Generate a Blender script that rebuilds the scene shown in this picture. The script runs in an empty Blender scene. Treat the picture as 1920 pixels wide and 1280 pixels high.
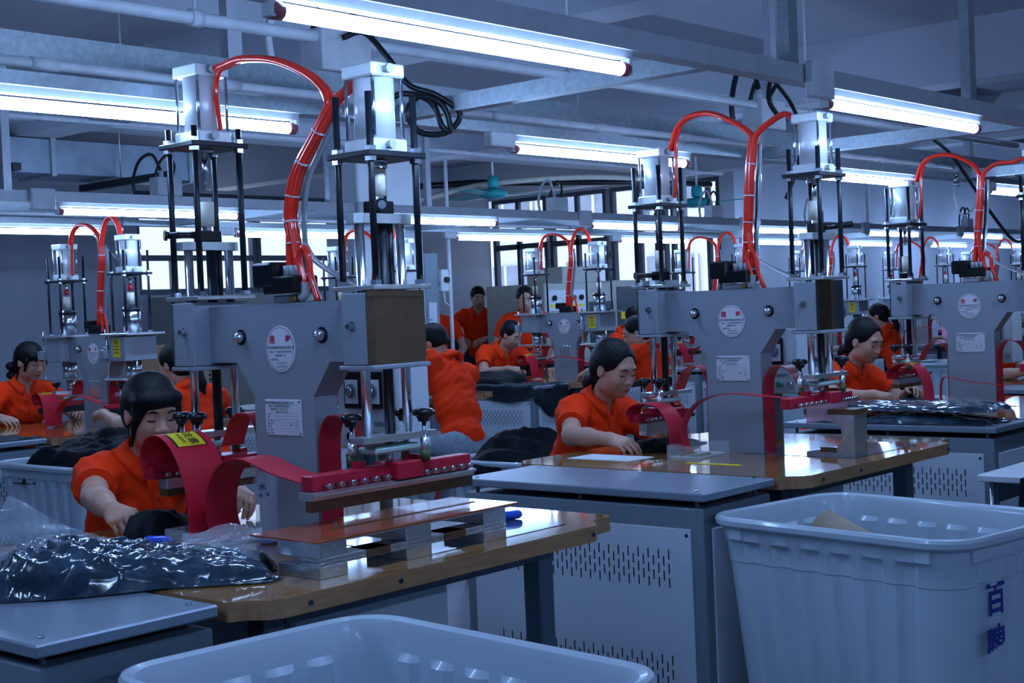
import bpy, bmesh, math, random
import numpy as np
from mathutils import Matrix, Vector
random.seed(7)
SC = bpy.context.scene
COL = SC.collection

# ------------------------------------------------------------------ camera
cam_d = bpy.data.cameras.new('camera'); cam = bpy.data.objects.new('camera', cam_d); COL.objects.link(cam)
cam_d.sensor_width = 36.0; cam_d.lens = 2631.03 / 1920 * 36.0; cam_d.clip_end = 200
def _cam_axes():
    c = np.array([960., 640.]); VA = np.array([3264., 484.]); VB = np.array([-2040., 706.])
    f = math.sqrt(-np.dot(VA - c, VB - c))
    n = lambda v: v / np.linalg.norm(v)
    A = n(np.array([VA[0] - c[0], c[1] - VA[1], -f])); B = n(np.array([VB[0] - c[0], c[1] - VB[1], -f]))
    U = n(np.cross(A, B)); B = np.cross(U, A)
    return np.array([A, B, U])
_R = _cam_axes()
cam.matrix_world = Matrix([[*_R[0], 0], [*_R[1], 0], [*_R[2], 1.35], [0, 0, 0, 1]])
SC.camera = cam

# ------------------------------------------------------------------ world, exposure
SC.view_settings.view_transform = 'Standard'; SC.view_settings.look = 'None'
SC.view_settings.gamma = 1.0; SC.view_settings.use_curve_mapping = False
SC.view_settings.exposure = 0.0
W = bpy.data.worlds.new('world'); SC.world = W; W.use_nodes = True
W.node_tree.nodes['Background'].inputs[0].default_value = (0.62, 0.74, 1.0, 1)
W.node_tree.nodes['Background'].inputs[1].default_value = 2.4
cy = SC.cycles; cy.use_light_tree = False; cy.max_bounces = 5; cy.diffuse_bounces = 3; cy.glossy_bounces = 3; cy.transmission_bounces = 4; cy.transparent_max_bounces = 6
cy.caustics_reflective = False; cy.caustics_refractive = False; cy.adaptive_threshold = 0.03
TUBE_COL = (0.35, 0.565, 1.0); TUBE_STRENGTH = 74.0

# ------------------------------------------------------------------ materials
MATS = {}
def mat(name, col, rough=0.5, metal=0.0, var=0.08, scale=14.0, bump=0.0, bscale=60.0, spec=0.5, trans=0.0, alpha=1.0, ior=1.45,
        emit=None, estr=0.0, coat=0.0, attr=None, sss=0.0, stretch=None, col2=None):
    """node based material: base colour broken up by noise, optional fine bump"""
    m = bpy.data.materials.new(name); m.use_nodes = True; nt = m.node_tree; N = nt.nodes; L = nt.links
    b = N['Principled BSDF']
    b.inputs['Roughness'].default_value = rough; b.inputs['Metallic'].default_value = metal
    b.inputs['Specular IOR Level'].default_value = spec; b.inputs['IOR'].default_value = ior
    b.inputs['Transmission Weight'].default_value = trans; b.inputs['Alpha'].default_value = alpha
    b.inputs['Coat Weight'].default_value = coat; b.inputs['Coat Roughness'].default_value = 0.06
    if sss: b.inputs['Subsurface Weight'].default_value = sss; b.inputs['Subsurface Radius'].default_value = (0.03, 0.012, 0.006); b.inputs['Subsurface Scale'].default_value = 0.3
    if emit: b.inputs['Emission Color'].default_value = (*emit, 1); b.inputs['Emission Strength'].default_value = estr
    tc = N.new('ShaderNodeTexCoord'); src = tc.outputs['Object']
    if stretch:
        mp = N.new('ShaderNodeMapping'); mp.inputs['Scale'].default_value = stretch; L.new(src, mp.inputs['Vector']); src = mp.outputs['Vector']
    nz = N.new('ShaderNodeTexNoise'); nz.inputs['Scale'].default_value = scale; nz.inputs['Detail'].default_value = 2; L.new(src, nz.inputs['Vector'])
    cr = N.new('ShaderNodeValToRGB'); L.new(nz.outputs['Fac'], cr.inputs['Fac'])
    c2 = col2 if col2 else tuple(min(1, c * (1 + var)) for c in col); c1 = tuple(c * (1 - var) for c in col) if not col2 else col
    cr.color_ramp.elements[0].position = 0.32; cr.color_ramp.elements[0].color = (*c1, 1)
    cr.color_ramp.elements[1].position = 0.68; cr.color_ramp.elements[1].color = (*c2, 1)
    out = cr.outputs['Color']
    if attr:
        at = N.new('ShaderNodeAttribute'); at.attribute_name = attr
        mx = N.new('ShaderNodeMix'); mx.data_type = 'RGBA'; mx.blend_type = 'MULTIPLY'; mx.inputs[0].default_value = 1
        L.new(out, mx.inputs[6]); L.new(at.outputs['Color'], mx.inputs[7]); out = mx.outputs[2]
    L.new(out, b.inputs['Base Color'])
    if bump:
        n2 = N.new('ShaderNodeTexNoise'); n2.inputs['Scale'].default_value = bscale; n2.inputs['Detail'].default_value = 2; L.new(src, n2.inputs['Vector'])
        bp = N.new('ShaderNodeBump'); bp.inputs['Strength'].default_value = bump; bp.inputs['Distance'].default_value = 0.01
        L.new(n2.outputs['Fac'], bp.inputs['Height']); L.new(bp.outputs['Normal'], b.inputs['Normal'])
    MATS[name] = m; return m

mat('wall_paint', (0.40, 0.43, 0.50), 0.8, var=0.03, scale=3, bump=0.05)
mat('ceiling_paint', (0.36, 0.38, 0.44), 0.85, var=0.03, scale=3)
mat('beam_paint', (0.52, 0.55, 0.62), 0.85, var=0.03, scale=3)
mat('column_paint', (0.62, 0.65, 0.70), 0.75, var=0.03, scale=4, bump=0.04)
mat('floor_paint', (0.20, 0.24, 0.28), 0.35, var=0.12, scale=3)
mat('window_frame', (0.05, 0.07, 0.10), 0.4, 0.2)
mat('pane_glass', (0.75, 0.85, 1.0), 0.04, alpha=0.10, var=0.0, spec=0.5)
mat('facade', (0.85, 0.87, 0.9), 0.8, var=0.03, scale=6)
mat('facade_window', (0.30, 0.36, 0.46), 0.3, var=0.2, scale=2)
mat('rail_white', (0.55, 0.58, 0.63), 0.45, 0.3, var=0.06)
mat('galvanised', (0.40, 0.46, 0.50), 0.40, 0.65, var=0.12, scale=60)
mat('conduit_white', (0.72, 0.75, 0.80), 0.4)
mat('tube_glow', (1, 1, 1), 0.5, emit=TUBE_COL, estr=TUBE_STRENGTH, var=0)
mat('tube_cap', (0.42, 0.10, 0.12), 0.35, var=0.05)
mat('machine_grey', (0.30, 0.34, 0.40), 0.45, 0.15, var=0.07, scale=160, bump=0.12, bscale=320)
mat('cabinet_grey', (0.20, 0.25, 0.30), 0.45, 0.1, var=0.07, scale=140, bump=0.08, bscale=300)
mat('cabinet_panel', (0.60, 0.66, 0.74), 0.5, 0.0, var=0.03, scale=120, bump=0.05, bscale=300)
mat('cabinet_top', (0.24, 0.29, 0.36), 0.34, 0.25, var=0.06, scale=200, bump=0.06, bscale=320)
mat('slot_dark', (0.012, 0.018, 0.03), 0.7)
mat('aluminium', (0.72, 0.75, 0.78), 0.32, 0.85, var=0.08, scale=30)
mat('aluminium_raw', (0.74, 0.78, 0.82), 0.27, 0.9, var=0.10, scale=45, bump=0.05, bscale=120)
mat('chrome', (0.62, 0.66, 0.72), 0.20, 1.0, var=0.03)
mat('mirror_steel', (0.50, 0.50, 0.50), 0.03, 1.0, var=0.02, scale=5)
mat('barrel', (0.78, 0.81, 0.85), 0.36, 0.25, var=0.03)
mat('black_steel', (0.014, 0.017, 0.024), 0.35, 0.4, bump=0.1, bscale=400)
mat('black_plastic', (0.010, 0.011, 0.014), 0.22)
mat('nylon', (0.72, 0.69, 0.58), 0.5)
mat('red_paint', (0.55, 0.014, 0.045), 0.35, var=0.12, scale=60, bump=0.1, bscale=120)
mat('red_belt', (0.62, 0.016, 0.040), 0.42, var=0.06, scale=30)
mat('red_hose', (0.95, 0.035, 0.018), 0.18, var=0.05, coat=0.4)
mat('clear_hose', (0.80, 0.86, 0.92), 0.12, var=0.05, trans=0.6, ior=1.2)
mat('black_hose', (0.012, 0.013, 0.018), 0.3)
mat('brass', (0.42, 0.28, 0.12), 0.35, 0.8)
mat('grey_plastic', (0.42, 0.46, 0.50), 0.35)
mat('green_bakelite', (0.06, 0.10, 0.03), 0.45, var=0.25)
mat('glass_epoxy', (0.42, 0.58, 0.56), 0.4)
mat('blade_brown', (0.12, 0.060, 0.030), 0.4, var=0.2, scale=40)
mat('bakelite_orange', (0.42, 0.085, 0.030), 0.22, var=0.1, scale=30, coat=0.5)
mat('white_label', (0.72, 0.75, 0.82), 0.35, var=0.02)
mat('label_red', (0.55, 0.01, 0.06), 0.4, var=0)
mat('label_ink', (0.06, 0.075, 0.11), 0.5, var=0)
mat('label_yellow', (0.82, 0.62, 0.02), 0.4, var=0.03)
mat('label_black', (0.01, 0.01, 0.01), 0.5, var=0)
mat('label_blue', (0.01, 0.03, 0.25), 0.5, var=0.05)
mat('tabletop_face', (0.40, 0.19, 0.055), 0.07, var=0.28, scale=9, stretch=(1.0, 9.0, 9.0), coat=0.7)
mat('table_edge', (0.40, 0.21, 0.095), 0.4, var=0.15, scale=9, stretch=(1.0, 9.0, 9.0))
mat('table_mat', (0.07, 0.10, 0.14), 0.12, coat=0.4)
mat('table_steel', (0.10, 0.14, 0.19), 0.4, 0.3)
mat('bin_plastic', (0.52, 0.61, 0.70), 0.30, var=0.03, scale=5, coat=0.3)
mat('acrylic', (0.75, 0.83, 0.95), 0.03, alpha=0.16, var=0, coat=1.0, spec=0.8)
mat('acrylic_pink', (0.72, 0.40, 0.50), 0.08, alpha=0.55, var=0.1, coat=0.6)
mat('blue_handle', (0.03, 0.10, 0.72), 0.2, var=0.05, coat=0.5)
mat('clear_bag', (0.80, 0.88, 1.0), 0.09, alpha=0.13, var=0.0, bump=0.8, bscale=45, coat=1.0, spec=1.0)
mat('bag_film', (0.028, 0.055, 0.09), 0.16, var=0.5, scale=16, coat=1.0, spec=0.9)
mat('black_cloth', (0.005, 0.006, 0.010), 0.7, var=0.35, scale=8, bump=0.3, bscale=40, spec=0.2)
mat('dark_cloth', (0.012, 0.018, 0.028), 0.65, var=0.3, scale=8, bump=0.25, bscale=40, spec=0.25)
mat('shirt_orange', (1.0, 0.040, 0.004), 0.75, var=0.07, scale=25, bump=0.45, bscale=22, spec=0.15)
mat('shirt_collar', (1.0, 0.046, 0.005), 0.75, var=0.07, scale=40, bump=0.2, bscale=260, spec=0.2)
mat('skin', (0.55, 0.30, 0.215), 0.48, var=0.05, scale=30, attr='tint', bump=0.04, bscale=300)
mat('hair_black', (0.007, 0.006, 0.008), 0.45, var=0.5, scale=60, stretch=(1, 4, 0.6), bump=0.3, bscale=110, spec=0.2)
mat('jeans', (0.30, 0.35, 0.42), 0.8, var=0.15, scale=30, bump=0.2, bscale=150)
mat('trousers_dark', (0.018, 0.022, 0.035), 0.8, var=0.2)
mat('shoe', (0.02, 0.02, 0.025), 0.5)
mat('pink_cloth', (0.72, 0.30, 0.40), 0.75, var=0.08)
mat('stool_red', (0.55, 0.02, 0.02), 0.35)
mat('beige_metal', (0.40, 0.40, 0.36), 0.5, var=0.06)
mat('dark_grille', (0.06, 0.075, 0.09), 0.5, 0.3)
mat('carton', (0.30, 0.19, 0.11), 0.75, var=0.1, bump=0.05)
mat('duct_metal', (0.30, 0.36, 0.43), 0.4, 0.55, var=0.15, scale=5)
mat('duct_dark', (0.02, 0.025, 0.035), 0.6)
mat('fan_teal', (0.03, 0.42, 0.45), 0.35)
mat('pvc_white', (0.72, 0.76, 0.82), 0.4)
mat('foil', (0.48, 0.33, 0.05), 0.25, 0.9, var=0.3, scale=60, bump=0.3, bscale=90)
mat('water_bottle', (0.70, 0.82, 1.0), 0.05, alpha=0.34, var=0, coat=1.0, spec=1.0)
mat('bottle_cap', (0.75, 0.82, 0.9), 0.4)
mat('blue_print', (0.02, 0.08, 0.5), 0.4)
mat('green_glass', (0.02, 0.30, 0.16), 0.15)
mat('flag_blue', (0.05, 0.22, 0.72), 0.7)
mat('flag_white', (0.75, 0.8, 0.85), 0.7)
mat('hair_tie', (0.75, 0.68, 0.58), 0.6)
mat('paper', (0.72, 0.76, 0.8), 0.7, var=0.03)
mat('kraft', (0.38, 0.29, 0.21), 0.75)
mat('gold', (0.8, 0.5, 0.12), 0.25, 1.0)

def crinkle(name, scale=26, strength=1.0):
    nt = MATS[name].node_tree; N = nt.nodes; L = nt.links; b = N['Principled BSDF']; tc = N.new('ShaderNodeTexCoord')
    nz = N.new('ShaderNodeTexNoise'); nz.inputs['Scale'].default_value = scale * 0.35; nz.inputs['Detail'].default_value = 3; L.new(tc.outputs['Object'], nz.inputs['Vector'])
    mx = N.new('ShaderNodeMix'); mx.data_type = 'VECTOR'; mx.inputs[0].default_value = 0.18; L.new(tc.outputs['Object'], mx.inputs[4]); L.new(nz.outputs['Color'], mx.inputs[5])
    mp = N.new('ShaderNodeMapping'); mp.inputs['Scale'].default_value = (1.0, 2.2, 1.6); L.new(mx.outputs[1], mp.inputs['Vector'])
    vo = N.new('ShaderNodeTexVoronoi'); vo.feature = 'DISTANCE_TO_EDGE'; vo.inputs['Scale'].default_value = scale; L.new(mp.outputs['Vector'], vo.inputs['Vector'])
    bp = N.new('ShaderNodeBump'); bp.inputs['Strength'].default_value = strength; bp.inputs['Distance'].default_value = 0.02
    L.new(vo.outputs['Distance'], bp.inputs['Height']); L.new(bp.outputs['Normal'], b.inputs['Normal']); L.new(bp.outputs['Normal'], b.inputs['Coat Normal'])
crinkle('bag_film', 8.5, 1.0)

# ------------------------------------------------------------------ mesh helpers
class MB:
    """collects shapes; build() links them as ONE mesh object"""
    def __init__(s, sc=1.0): s.v = []; s.f = []; s.sm = []; s.sc = sc
    def add(s, vs, fs, smooth=False):
        o = len(s.v); s.v += [tuple(v) for v in vs]; s.f += [tuple(i + o for i in f) for f in fs]; s.sm += [smooth] * len(fs); return s
    def box(s, lo, hi, ch=0.0):
        lo = list(lo); hi = list(hi)
        for i in range(3):
            if lo[i] > hi[i]: lo[i], hi[i] = hi[i], lo[i]
        ch = min(ch, *[(hi[i] - lo[i]) * 0.49 for i in range(3)])
        if ch <= 0:
            x0, y0, z0 = lo; x1, y1, z1 = hi
            return s.add([(x0, y0, z0), (x1, y0, z0), (x1, y1, z0), (x0, y1, z0), (x0, y0, z1), (x1, y0, z1), (x1, y1, z1), (x0, y1, z1)],
                         [(0, 3, 2, 1), (4, 5, 6, 7), (0, 1, 5, 4), (1, 2, 6, 5), (2, 3, 7, 6), (3, 0, 4, 7)])
        V = []; idx = {}
        for sx in (0, 1):
            for sy in (0, 1):
                for sz in (0, 1):
                    c = [(lo, hi)[q][i] for i, q in enumerate((sx, sy, sz))]
                    for ax in range(3):
                        p = list(c)
                        for i, q in enumerate((sx, sy, sz)):
                            if i != ax: p[i] += ch if q == 0 else -ch
                        idx[(sx, sy, sz, ax)] = len(V); V.append(p)
        F = []
        for ax in range(3):
            a, b = [i for i in range(3) if i != ax]
            for q in (0, 1):
                def k(u, w):
                    t = [0, 0, 0]; t[ax] = q; t[a] = u; t[b] = w; return idx[(*t, ax)]
                fc = [k(0, 0), k(1, 0), k(1, 1), k(0, 1)]
                up = (q == 1) != (ax == 1)
                F.append(fc if up else fc[::-1])
        for ax in range(3):
            a, b = [i for i in range(3) if i != ax]
            for u in (0, 1):
                for w in (0, 1):
                    def kk(q, m):
                        t = [0, 0, 0]; t[ax] = q; t[a] = u; t[b] = w; return idx[(*t, m)]
                    F.append([kk(0, a), kk(1, a), kk(1, b), kk(0, b)])
        for sx in (0, 1):
            for sy in (0, 1):
                for sz in (0, 1): F.append([idx[(sx, sy, sz, i)] for i in range(3)])
        return s.add(V, F)
    def cyl(s, a, b, r, r2=None, n=14, cap=True, smooth=True):
        a = Vector(a); b = Vector(b); r2 = r if r2 is None else r2; d = (b - a).normalized()
        u = d.orthogonal().normalized(); w = d.cross(u)
        V = []; 
        for p, rr in ((a, r), (b, r2)):
            for i in range(n):
                t = 2 * math.pi * i / n; V.append(p + (u * math.cos(t) + w * math.sin(t)) * rr)
        F = [(i, (i + 1) % n, n + (i + 1) % n, n + i) for i in range(n)]
        s.add(V, F, smooth)
        if cap: o = len(s.v) - 2 * n; s.f += [tuple(o + i for i in range(n))[::-1], tuple(o + n + i for i in range(n))]; s.sm += [False, False]
        return s
    def lathe(s, prof, c=(0, 0, 0), axis=(0, 0, 1), n=20, smooth=True):
        d = Vector(axis).normalized(); u = d.orthogonal().normalized(); w = d.cross(u); c = Vector(c)
        V = []; F = []
        for r, h in prof:
            for i in range(n):
                t = 2 * math.pi * i / n; V.append(c + d * h + (u * math.cos(t) + w * math.sin(t)) * max(r, 1e-5))
        for j in range(len(prof) - 1):
            for i in range(n): F.append((j * n + i, j * n + (i + 1) % n, (j + 1) * n + (i + 1) % n, (j + 1) * n + i))
        return s.add(V, F, smooth)
    def prism(s, poly, axis, a, b):
        """poly in the two other axes (order x,y,z without axis), extruded from a to b"""
        n = len(poly); V = []
        for h in (a, b):
            for p in poly:
                q = list(p); q.insert(axis, h); V.append(q)
        F = [(i, (i + 1) % n, n + (i + 1) % n, n + i) for i in range(n)] + [tuple(range(n))[::-1], tuple(range(n, 2 * n))]
        return s.add(V, F)
    def tube(s, pts, r, n=8, rs=None, smooth=True, closed=False):
        P = [Vector(p) for p in pts]; m = len(P); V = []; F = []
        up = None
        for i, p in enumerate(P):
            d = (P[min(i + 1, m - 1)] - P[max(i - 1, 0)]).normalized()
            if up is None: up = d.orthogonal().normalized()
            up = (up - d * up.dot(d)); up = up.normalized() if up.length > 1e-6 else d.orthogonal().normalized()
            w = d.cross(up); rr = rs[i] if rs else r
            for k in range(n):
                t = 2 * math.pi * k / n; V.append(p + (up * math.cos(t) + w * math.sin(t)) * rr)
        for i in range(m - 1):
            for k in range(n): F.append((i * n + k, i * n + (k + 1) % n, (i + 1) * n + (k + 1) % n, (i + 1) * n + k))
        s.add(V, F, smooth)
        o = len(s.v) - m * n; s.f += [tuple(o + k for k in range(n))[::-1], tuple(o + (m - 1) * n + k for k in range(n))]; s.sm += [False] * 2
        return s
    def ribbon(s, pts, wvec, th):
        """flat strap along pts, width vector wvec, thickness th"""
        P = [Vector(p) for p in pts]; m = len(P); V = []; F = []
        for i, p in enumerate(P):
            d = (P[min(i + 1, m - 1)] - P[max(i - 1, 0)]).normalized()
            w = Vector(wvec[i] if isinstance(wvec, list) else wvec); nn = d.cross(w).normalized() * th * 0.5
            for q in (p - w * 0.5 + nn, p + w * 0.5 + nn, p + w * 0.5 - nn, p - w * 0.5 - nn): V.append(q)
        for i in range(m - 1):
            for k in range(4): F.append((i * 4 + k, i * 4 + (k + 1) % 4, (i + 1) * 4 + (k + 1) % 4, (i + 1) * 4 + k))
        F += [(3, 2, 1, 0), tuple((m - 1) * 4 + k for k in range(4))]
        return s.add(V, F)
    def mesh(s, name):
        me = bpy.data.meshes.new(name); k = s.sc
        me.from_pydata([(v[0] * k, v[1] * k, v[2] * k) for v in s.v], [], s.f)
        me.polygons.foreach_set('use_smooth', s.sm)
        bm = bmesh.new(); bm.from_mesh(me); bmesh.ops.recalc_face_normals(bm, faces=bm.faces); bm.to_mesh(me); bm.free()
        return me
    def build(s, name, m, parent=None, loc=None, rotz=0):
        me = s.mesh(name); me.materials.append(MATS[m]); return link(name, me, parent, loc, rotz)
def link(name, me, parent=None, loc=None, rotz=0):
    o = bpy.data.objects.new(name, me); COL.objects.link(o)
    if parent: o.parent = parent
    if loc: o.location = loc
    if rotz: o.rotation_euler = (0, 0, rotz)
    return o
def tag(o, label=None, cat=None, group=None, kind=None):
    if label: o['label'] = label
    if cat: o['category'] = cat
    if group: o['group'] = group
    if kind: o['kind'] = kind
    return o
def thing(name, label, cat, loc=(0, 0, 0), rotz=0, group=None):
    o = bpy.data.objects.new(name, None); COL.objects.link(o); o.location = loc; o.rotation_euler = (0, 0, rotz); o.empty_display_size = 0.1
    return tag(o, label, cat, group)
def copy_tree(o, parent=None, label=None, group=None):
    c = o.copy(); COL.objects.link(c); c.parent = parent
    if label: c['label'] = label
    if group: c['group'] = group
    for ch in [x for x in bpy.data.objects if x.parent == o]: copy_tree(ch, c)
    return c
def spline(pts, n=8):
    """Catmull-Rom through pts"""
    P = [np.array(p, float) for p in pts]; P = [2 * P[0] - P[1]] + P + [2 * P[-1] - P[-2]]; out = []
    for i in range(1, len(P) - 2):
        for k in range(n):
            t = k / n; a, b, c, d = P[i - 1], P[i], P[i + 1], P[i + 2]
            out.append(0.5 * ((2 * b) + (c - a) * t + (2 * a - 5 * b + 4 * c - d) * t * t + (3 * b - a - 3 * c + d) * t ** 3))
    out.append(P[-2]); return [tuple(p) for p in out]
_txt = {}
def text_mesh(string, size, align='CENTER', bold=0.0):
    key = (string, size, align, bold)
    if key not in _txt:
        cu = bpy.data.curves.new('lettering', 'FONT'); cu.body = string; cu.size = size; cu.align_x = align; cu.align_y = 'CENTER'; cu.resolution_u = 2; cu.offset = bold * size
        ob = bpy.data.objects.new('lettering_tmp', cu); COL.objects.link(ob)
        dg = bpy.context.evaluated_depsgraph_get(); me = bpy.data.meshes.new_from_object(ob.evaluated_get(dg)); me.name = 'lettering'
        bpy.data.objects.remove(ob); bpy.data.curves.remove(cu); _txt[key] = me
    return _txt[key]
FACE_MX = Matrix(((0, 0, -1), (-1, 0, 0), (0, 1, 0)))       # text on a face looking towards -x
FACE_MY = Matrix(((1, 0, 0), (0, 0, -1), (0, 1, 0)))        # text on a face looking towards -y
def lettering(lines, parent, origin, basis, m, name='lettering', bold=0.012):
    """lines: (string, size, u, v[, align]); origin + u,v in the basis' first two columns; one mesh"""
    V = []; F = []
    B = np.array(basis); O = np.array(origin, float)
    for ln in lines:
        me = text_mesh(ln[0], ln[1], ln[4] if len(ln) > 4 else 'CENTER', bold); o = len(V)
        for v in me.vertices: V.append(tuple(O + B @ np.array([v.co.x + ln[2], v.co.y + ln[3], 0])))
        for p in me.polygons: F.append(tuple(i + o for i in p.vertices))
    me = bpy.data.meshes.new(name); me.from_pydata(V, [], F); me.materials.append(MATS[m])
    return link(name, me, parent)
# ================================================================== the room
def struct(name, mb, m, parent=None):
    o = mb.build(name, m, parent)
    if not parent: o['kind'] = 'structure'
    return o
WX, WY, GY = 13.9, 12.5, 8.7      # window wall (x), far left wall (y), grey right wall (y)
CZ = 3.2
struct('floor', MB().box((-4, -4, -0.1), (WX + 0.2, WY + 0.3, 0)).box((WX + 0.2, -4, -0.1), (24.2, GY + 0.2, 0)), 'floor_paint')
struct('ceiling', MB().box((-4, -4, CZ), (WX + 0.2, WY + 0.3, CZ + 0.15)).box((WX + 0.2, -4, CZ), (24.2, GY + 0.2, CZ + 0.15)), 'ceiling_paint')
struct('wall_back', MB().box((-4.2, -4.2, 0), (-4, WY + 0.3, CZ)), 'wall_paint')
struct('wall_near', MB().box((-4, -4.2, 0), (24, -4, CZ)), 'wall_paint')
struct('wall_right', MB().box((WX, GY, 0), (24, GY + 0.2, CZ)), 'wall_paint')
struct('wall_end', MB().box((24, -4, 0), (24.2, GY + 0.2, CZ)), 'wall_paint')
# far wall with the long window band
SILL, TOP, TRZ = 1.24, 2.80, 2.17
struct('wall_far', MB().box((WX, GY + 0.2, 0), (WX + 0.2, WY + 0.3, SILL)).box((WX, GY + 0.2, TOP), (WX + 0.2, WY + 0.3, CZ)), 'wall_paint')
# left wall: plain stretch, then a window
LX0, LX1, LX2, LS, LT, LTR = 8.43, 10.0, 11.5, 1.66, 2.75, 2.05
struct('wall_left', MB().box((-4, WY, 0), (LX0, WY + 0.2, CZ)).box((LX2, WY, 0), (WX, WY + 0.2, CZ)).box((LX0, WY, 0), (LX2, WY + 0.2, LS)).box((LX0, WY, LT), (LX2, WY + 0.2, CZ)), 'wall_paint')
def window_x(name, y0, y1, bars):
    fr = MB(); w = 0.05
    fr.box((WX + 0.03, y0, SILL), (WX + 0.11, y0 + w, TOP)).box((WX + 0.03, y1 - w, SILL), (WX + 0.11, y1, TOP))
    fr.box((WX + 0.03, y0 + w, SILL), (WX + 0.11, y1 - w, SILL + 0.06)).box((WX + 0.03, y0 + w, TOP - 0.05), (WX + 0.11, y1 - w, TOP))
    root = fr.build(name, 'window_frame'); root['kind'] = 'structure'
    MB().box((WX + 0.04, y0 + w, TRZ - 0.035), (WX + 0.10, y1 - w, TRZ + 0.035)).build('transom', 'window_frame', root)
    ys = [y0 + w] + bars + [y1 - w]
    for b in bars: MB().box((WX + 0.04, b - 0.025, SILL + 0.06), (WX + 0.10, b + 0.025, TOP - 0.05)).build('mullion', 'window_frame', root)
    for a, b in zip(ys[:-1], ys[1:]):
        MB().box((WX + 0.065, a + 0.02, SILL + 0.05), (WX + 0.071, b - 0.02, TRZ - 0.02)).build('pane', 'pane_glass', root)
        MB().box((WX + 0.065, a + 0.02, TRZ + 0.02), (WX + 0.071, b - 0.02, TOP - 0.04)).build('pane', 'pane_glass', root)
window_x('window_1', 11.55, 12.48, [12.05]); window_x('window_2', 10.58, 11.50, [11.06])
window_x('window_3', 9.81, 10.52, [10.09]); window_x('window_4', 8.92, 9.75, [9.1, 9.6])
def window_y(name, x0, x1, bars):
    fr = MB(); w = 0.05
    fr.box((x0, WY + 0.03, LS), (x0 + w, WY + 0.11, LT)).box((x1 - w, WY + 0.03, LS), (x1, WY + 0.11, LT))
    fr.box((x0 + w, WY + 0.03, LS), (x1 - w, WY + 0.11, LS + 0.06)).box((x0 + w, WY + 0.03, LT - 0.05), (x1 - w, WY + 0.11, LT))
    root = fr.build(name, 'window_frame'); root['kind'] = 'structure'
    MB().box((x0 + w, WY + 0.04, LTR - 0.03), (x1 - w, WY + 0.10, LTR + 0.03)).build('transom', 'window_frame', root)
    xs = [x0 + w] + bars + [x1 - w]
    for b in bars: MB().box((b - 0.03, WY + 0.04, LS + 0.06), (b + 0.03, WY + 0.10, LTR - 0.03)).build('mullion', 'window_frame', root)
    for a, b in zip(xs[:-1], xs[1:]):
        MB().box((a + 0.02, WY + 0.065, LS + 0.05), (b - 0.02, WY + 0.071, LTR - 0.02)).build('pane', 'pane_glass', root)
    MB().box((x0 + w, WY + 0.065, LTR + 0.02), (x1 - w, WY + 0.071, LT - 0.04)).build('pane', 'pane_glass', root)
window_y('window_5', LX0, LX1, [8.9]); window_y('window_6', LX1 + 0.02, LX2, [10.7])
# building across the yard, seen through the panes
fb = tag(MB().box((25.5, 4, -4), (26.5, 40, 9)).build('facade_wall', 'facade'), 'pale tiled building across the yard behind the far windows', 'building')
for r in range(4):
    for q in range(11):
        y0 = 12.3 + q * 2.3; z0 = -1.6 + r * 2.5
        w = MB().box((25.42, y0, z0), (25.52, y0 + 1.35, z0 + 1.5)).build('facade_window', 'facade_window', fb)
        for s in (0.0, 0.45, 0.9, 1.35): MB().box((25.38, y0 + s - 0.03, z0), (25.42, y0 + s + 0.03, z0 + 1.5)).build('glazing_bar', 'facade', w)
fb2 = tag(MB().box((2, 24, -4), (24, 25, 9)).build('facade_wall', 'facade'), 'white building outside the window of the left wall', 'building')
for q in range(8):
    MB().box((3.5 + q * 2.4, 23.9, 0.2), (4.7 + q * 2.4, 24.02, 1.5)).build('facade_window', 'facade_window', fb2)
# concrete frame
struct('column_1', MB().box((8.53, 9.23, 0), (9.33, 9.69, CZ), 0.015), 'column_paint')
struct('column_2', MB().box((-0.6, 9.23, 0), (0.0, 9.69, CZ), 0.015), 'column_paint')
for i, x in enumerate((1.6, 5.44, 9.3, 13.1)):
    struct('beam_%d' % (i + 1), MB().box((x, -4, CZ - 0.42), (x + 0.30, WY, CZ)), 'beam_paint')
for i, y in enumerate((5.6, 9.28)):
    struct('beam_%d' % (i + 5), MB().box((-4, y, CZ - 0.34), (24 if y < GY else WX, y + 0.28, CZ - 0.002)), 'beam_paint')

# ================================================================== light frames with fluorescent tubes
ZL = 1.965                      # height of the tubes
JS = 1.3667
def far(p): return (p[0] * JS, p[1] * JS, 1.35 + (p[2] - 1.35) * JS)
def tube_light(x0, x1, y, z, label, group):
    t = thing('tube_light', label, 'light', ((x0 + x1) / 2, y, z), group=group)
    h = (x1 - x0) / 2
    MB().cyl((-h + 0.03, 0, 0), (h - 0.03, 0, 0), 0.0175, n=8).build('tube', 'tube_glow', t)
    for s in (-1, 1):
        MB().cyl((s * (h - 0.03), 0, 0), (s * (h - 0.002), 0, 0), 0.019, n=12).build('end_cap', 'tube_cap', t)
        MB().box((s * h - 0.008, -0.015, -0.015), (s * h + 0.008, 0.015, 0.04), 0.002).build('lamp_holder', 'acrylic' if False else 'conduit_white', t)
    MB().prism([(-0.024, 0.0462), (-0.016, 0.026), (0.016, 0.026), (0.024, 0.0462)], 0, -h, h).build('batten', 'rail_white', t)
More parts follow.
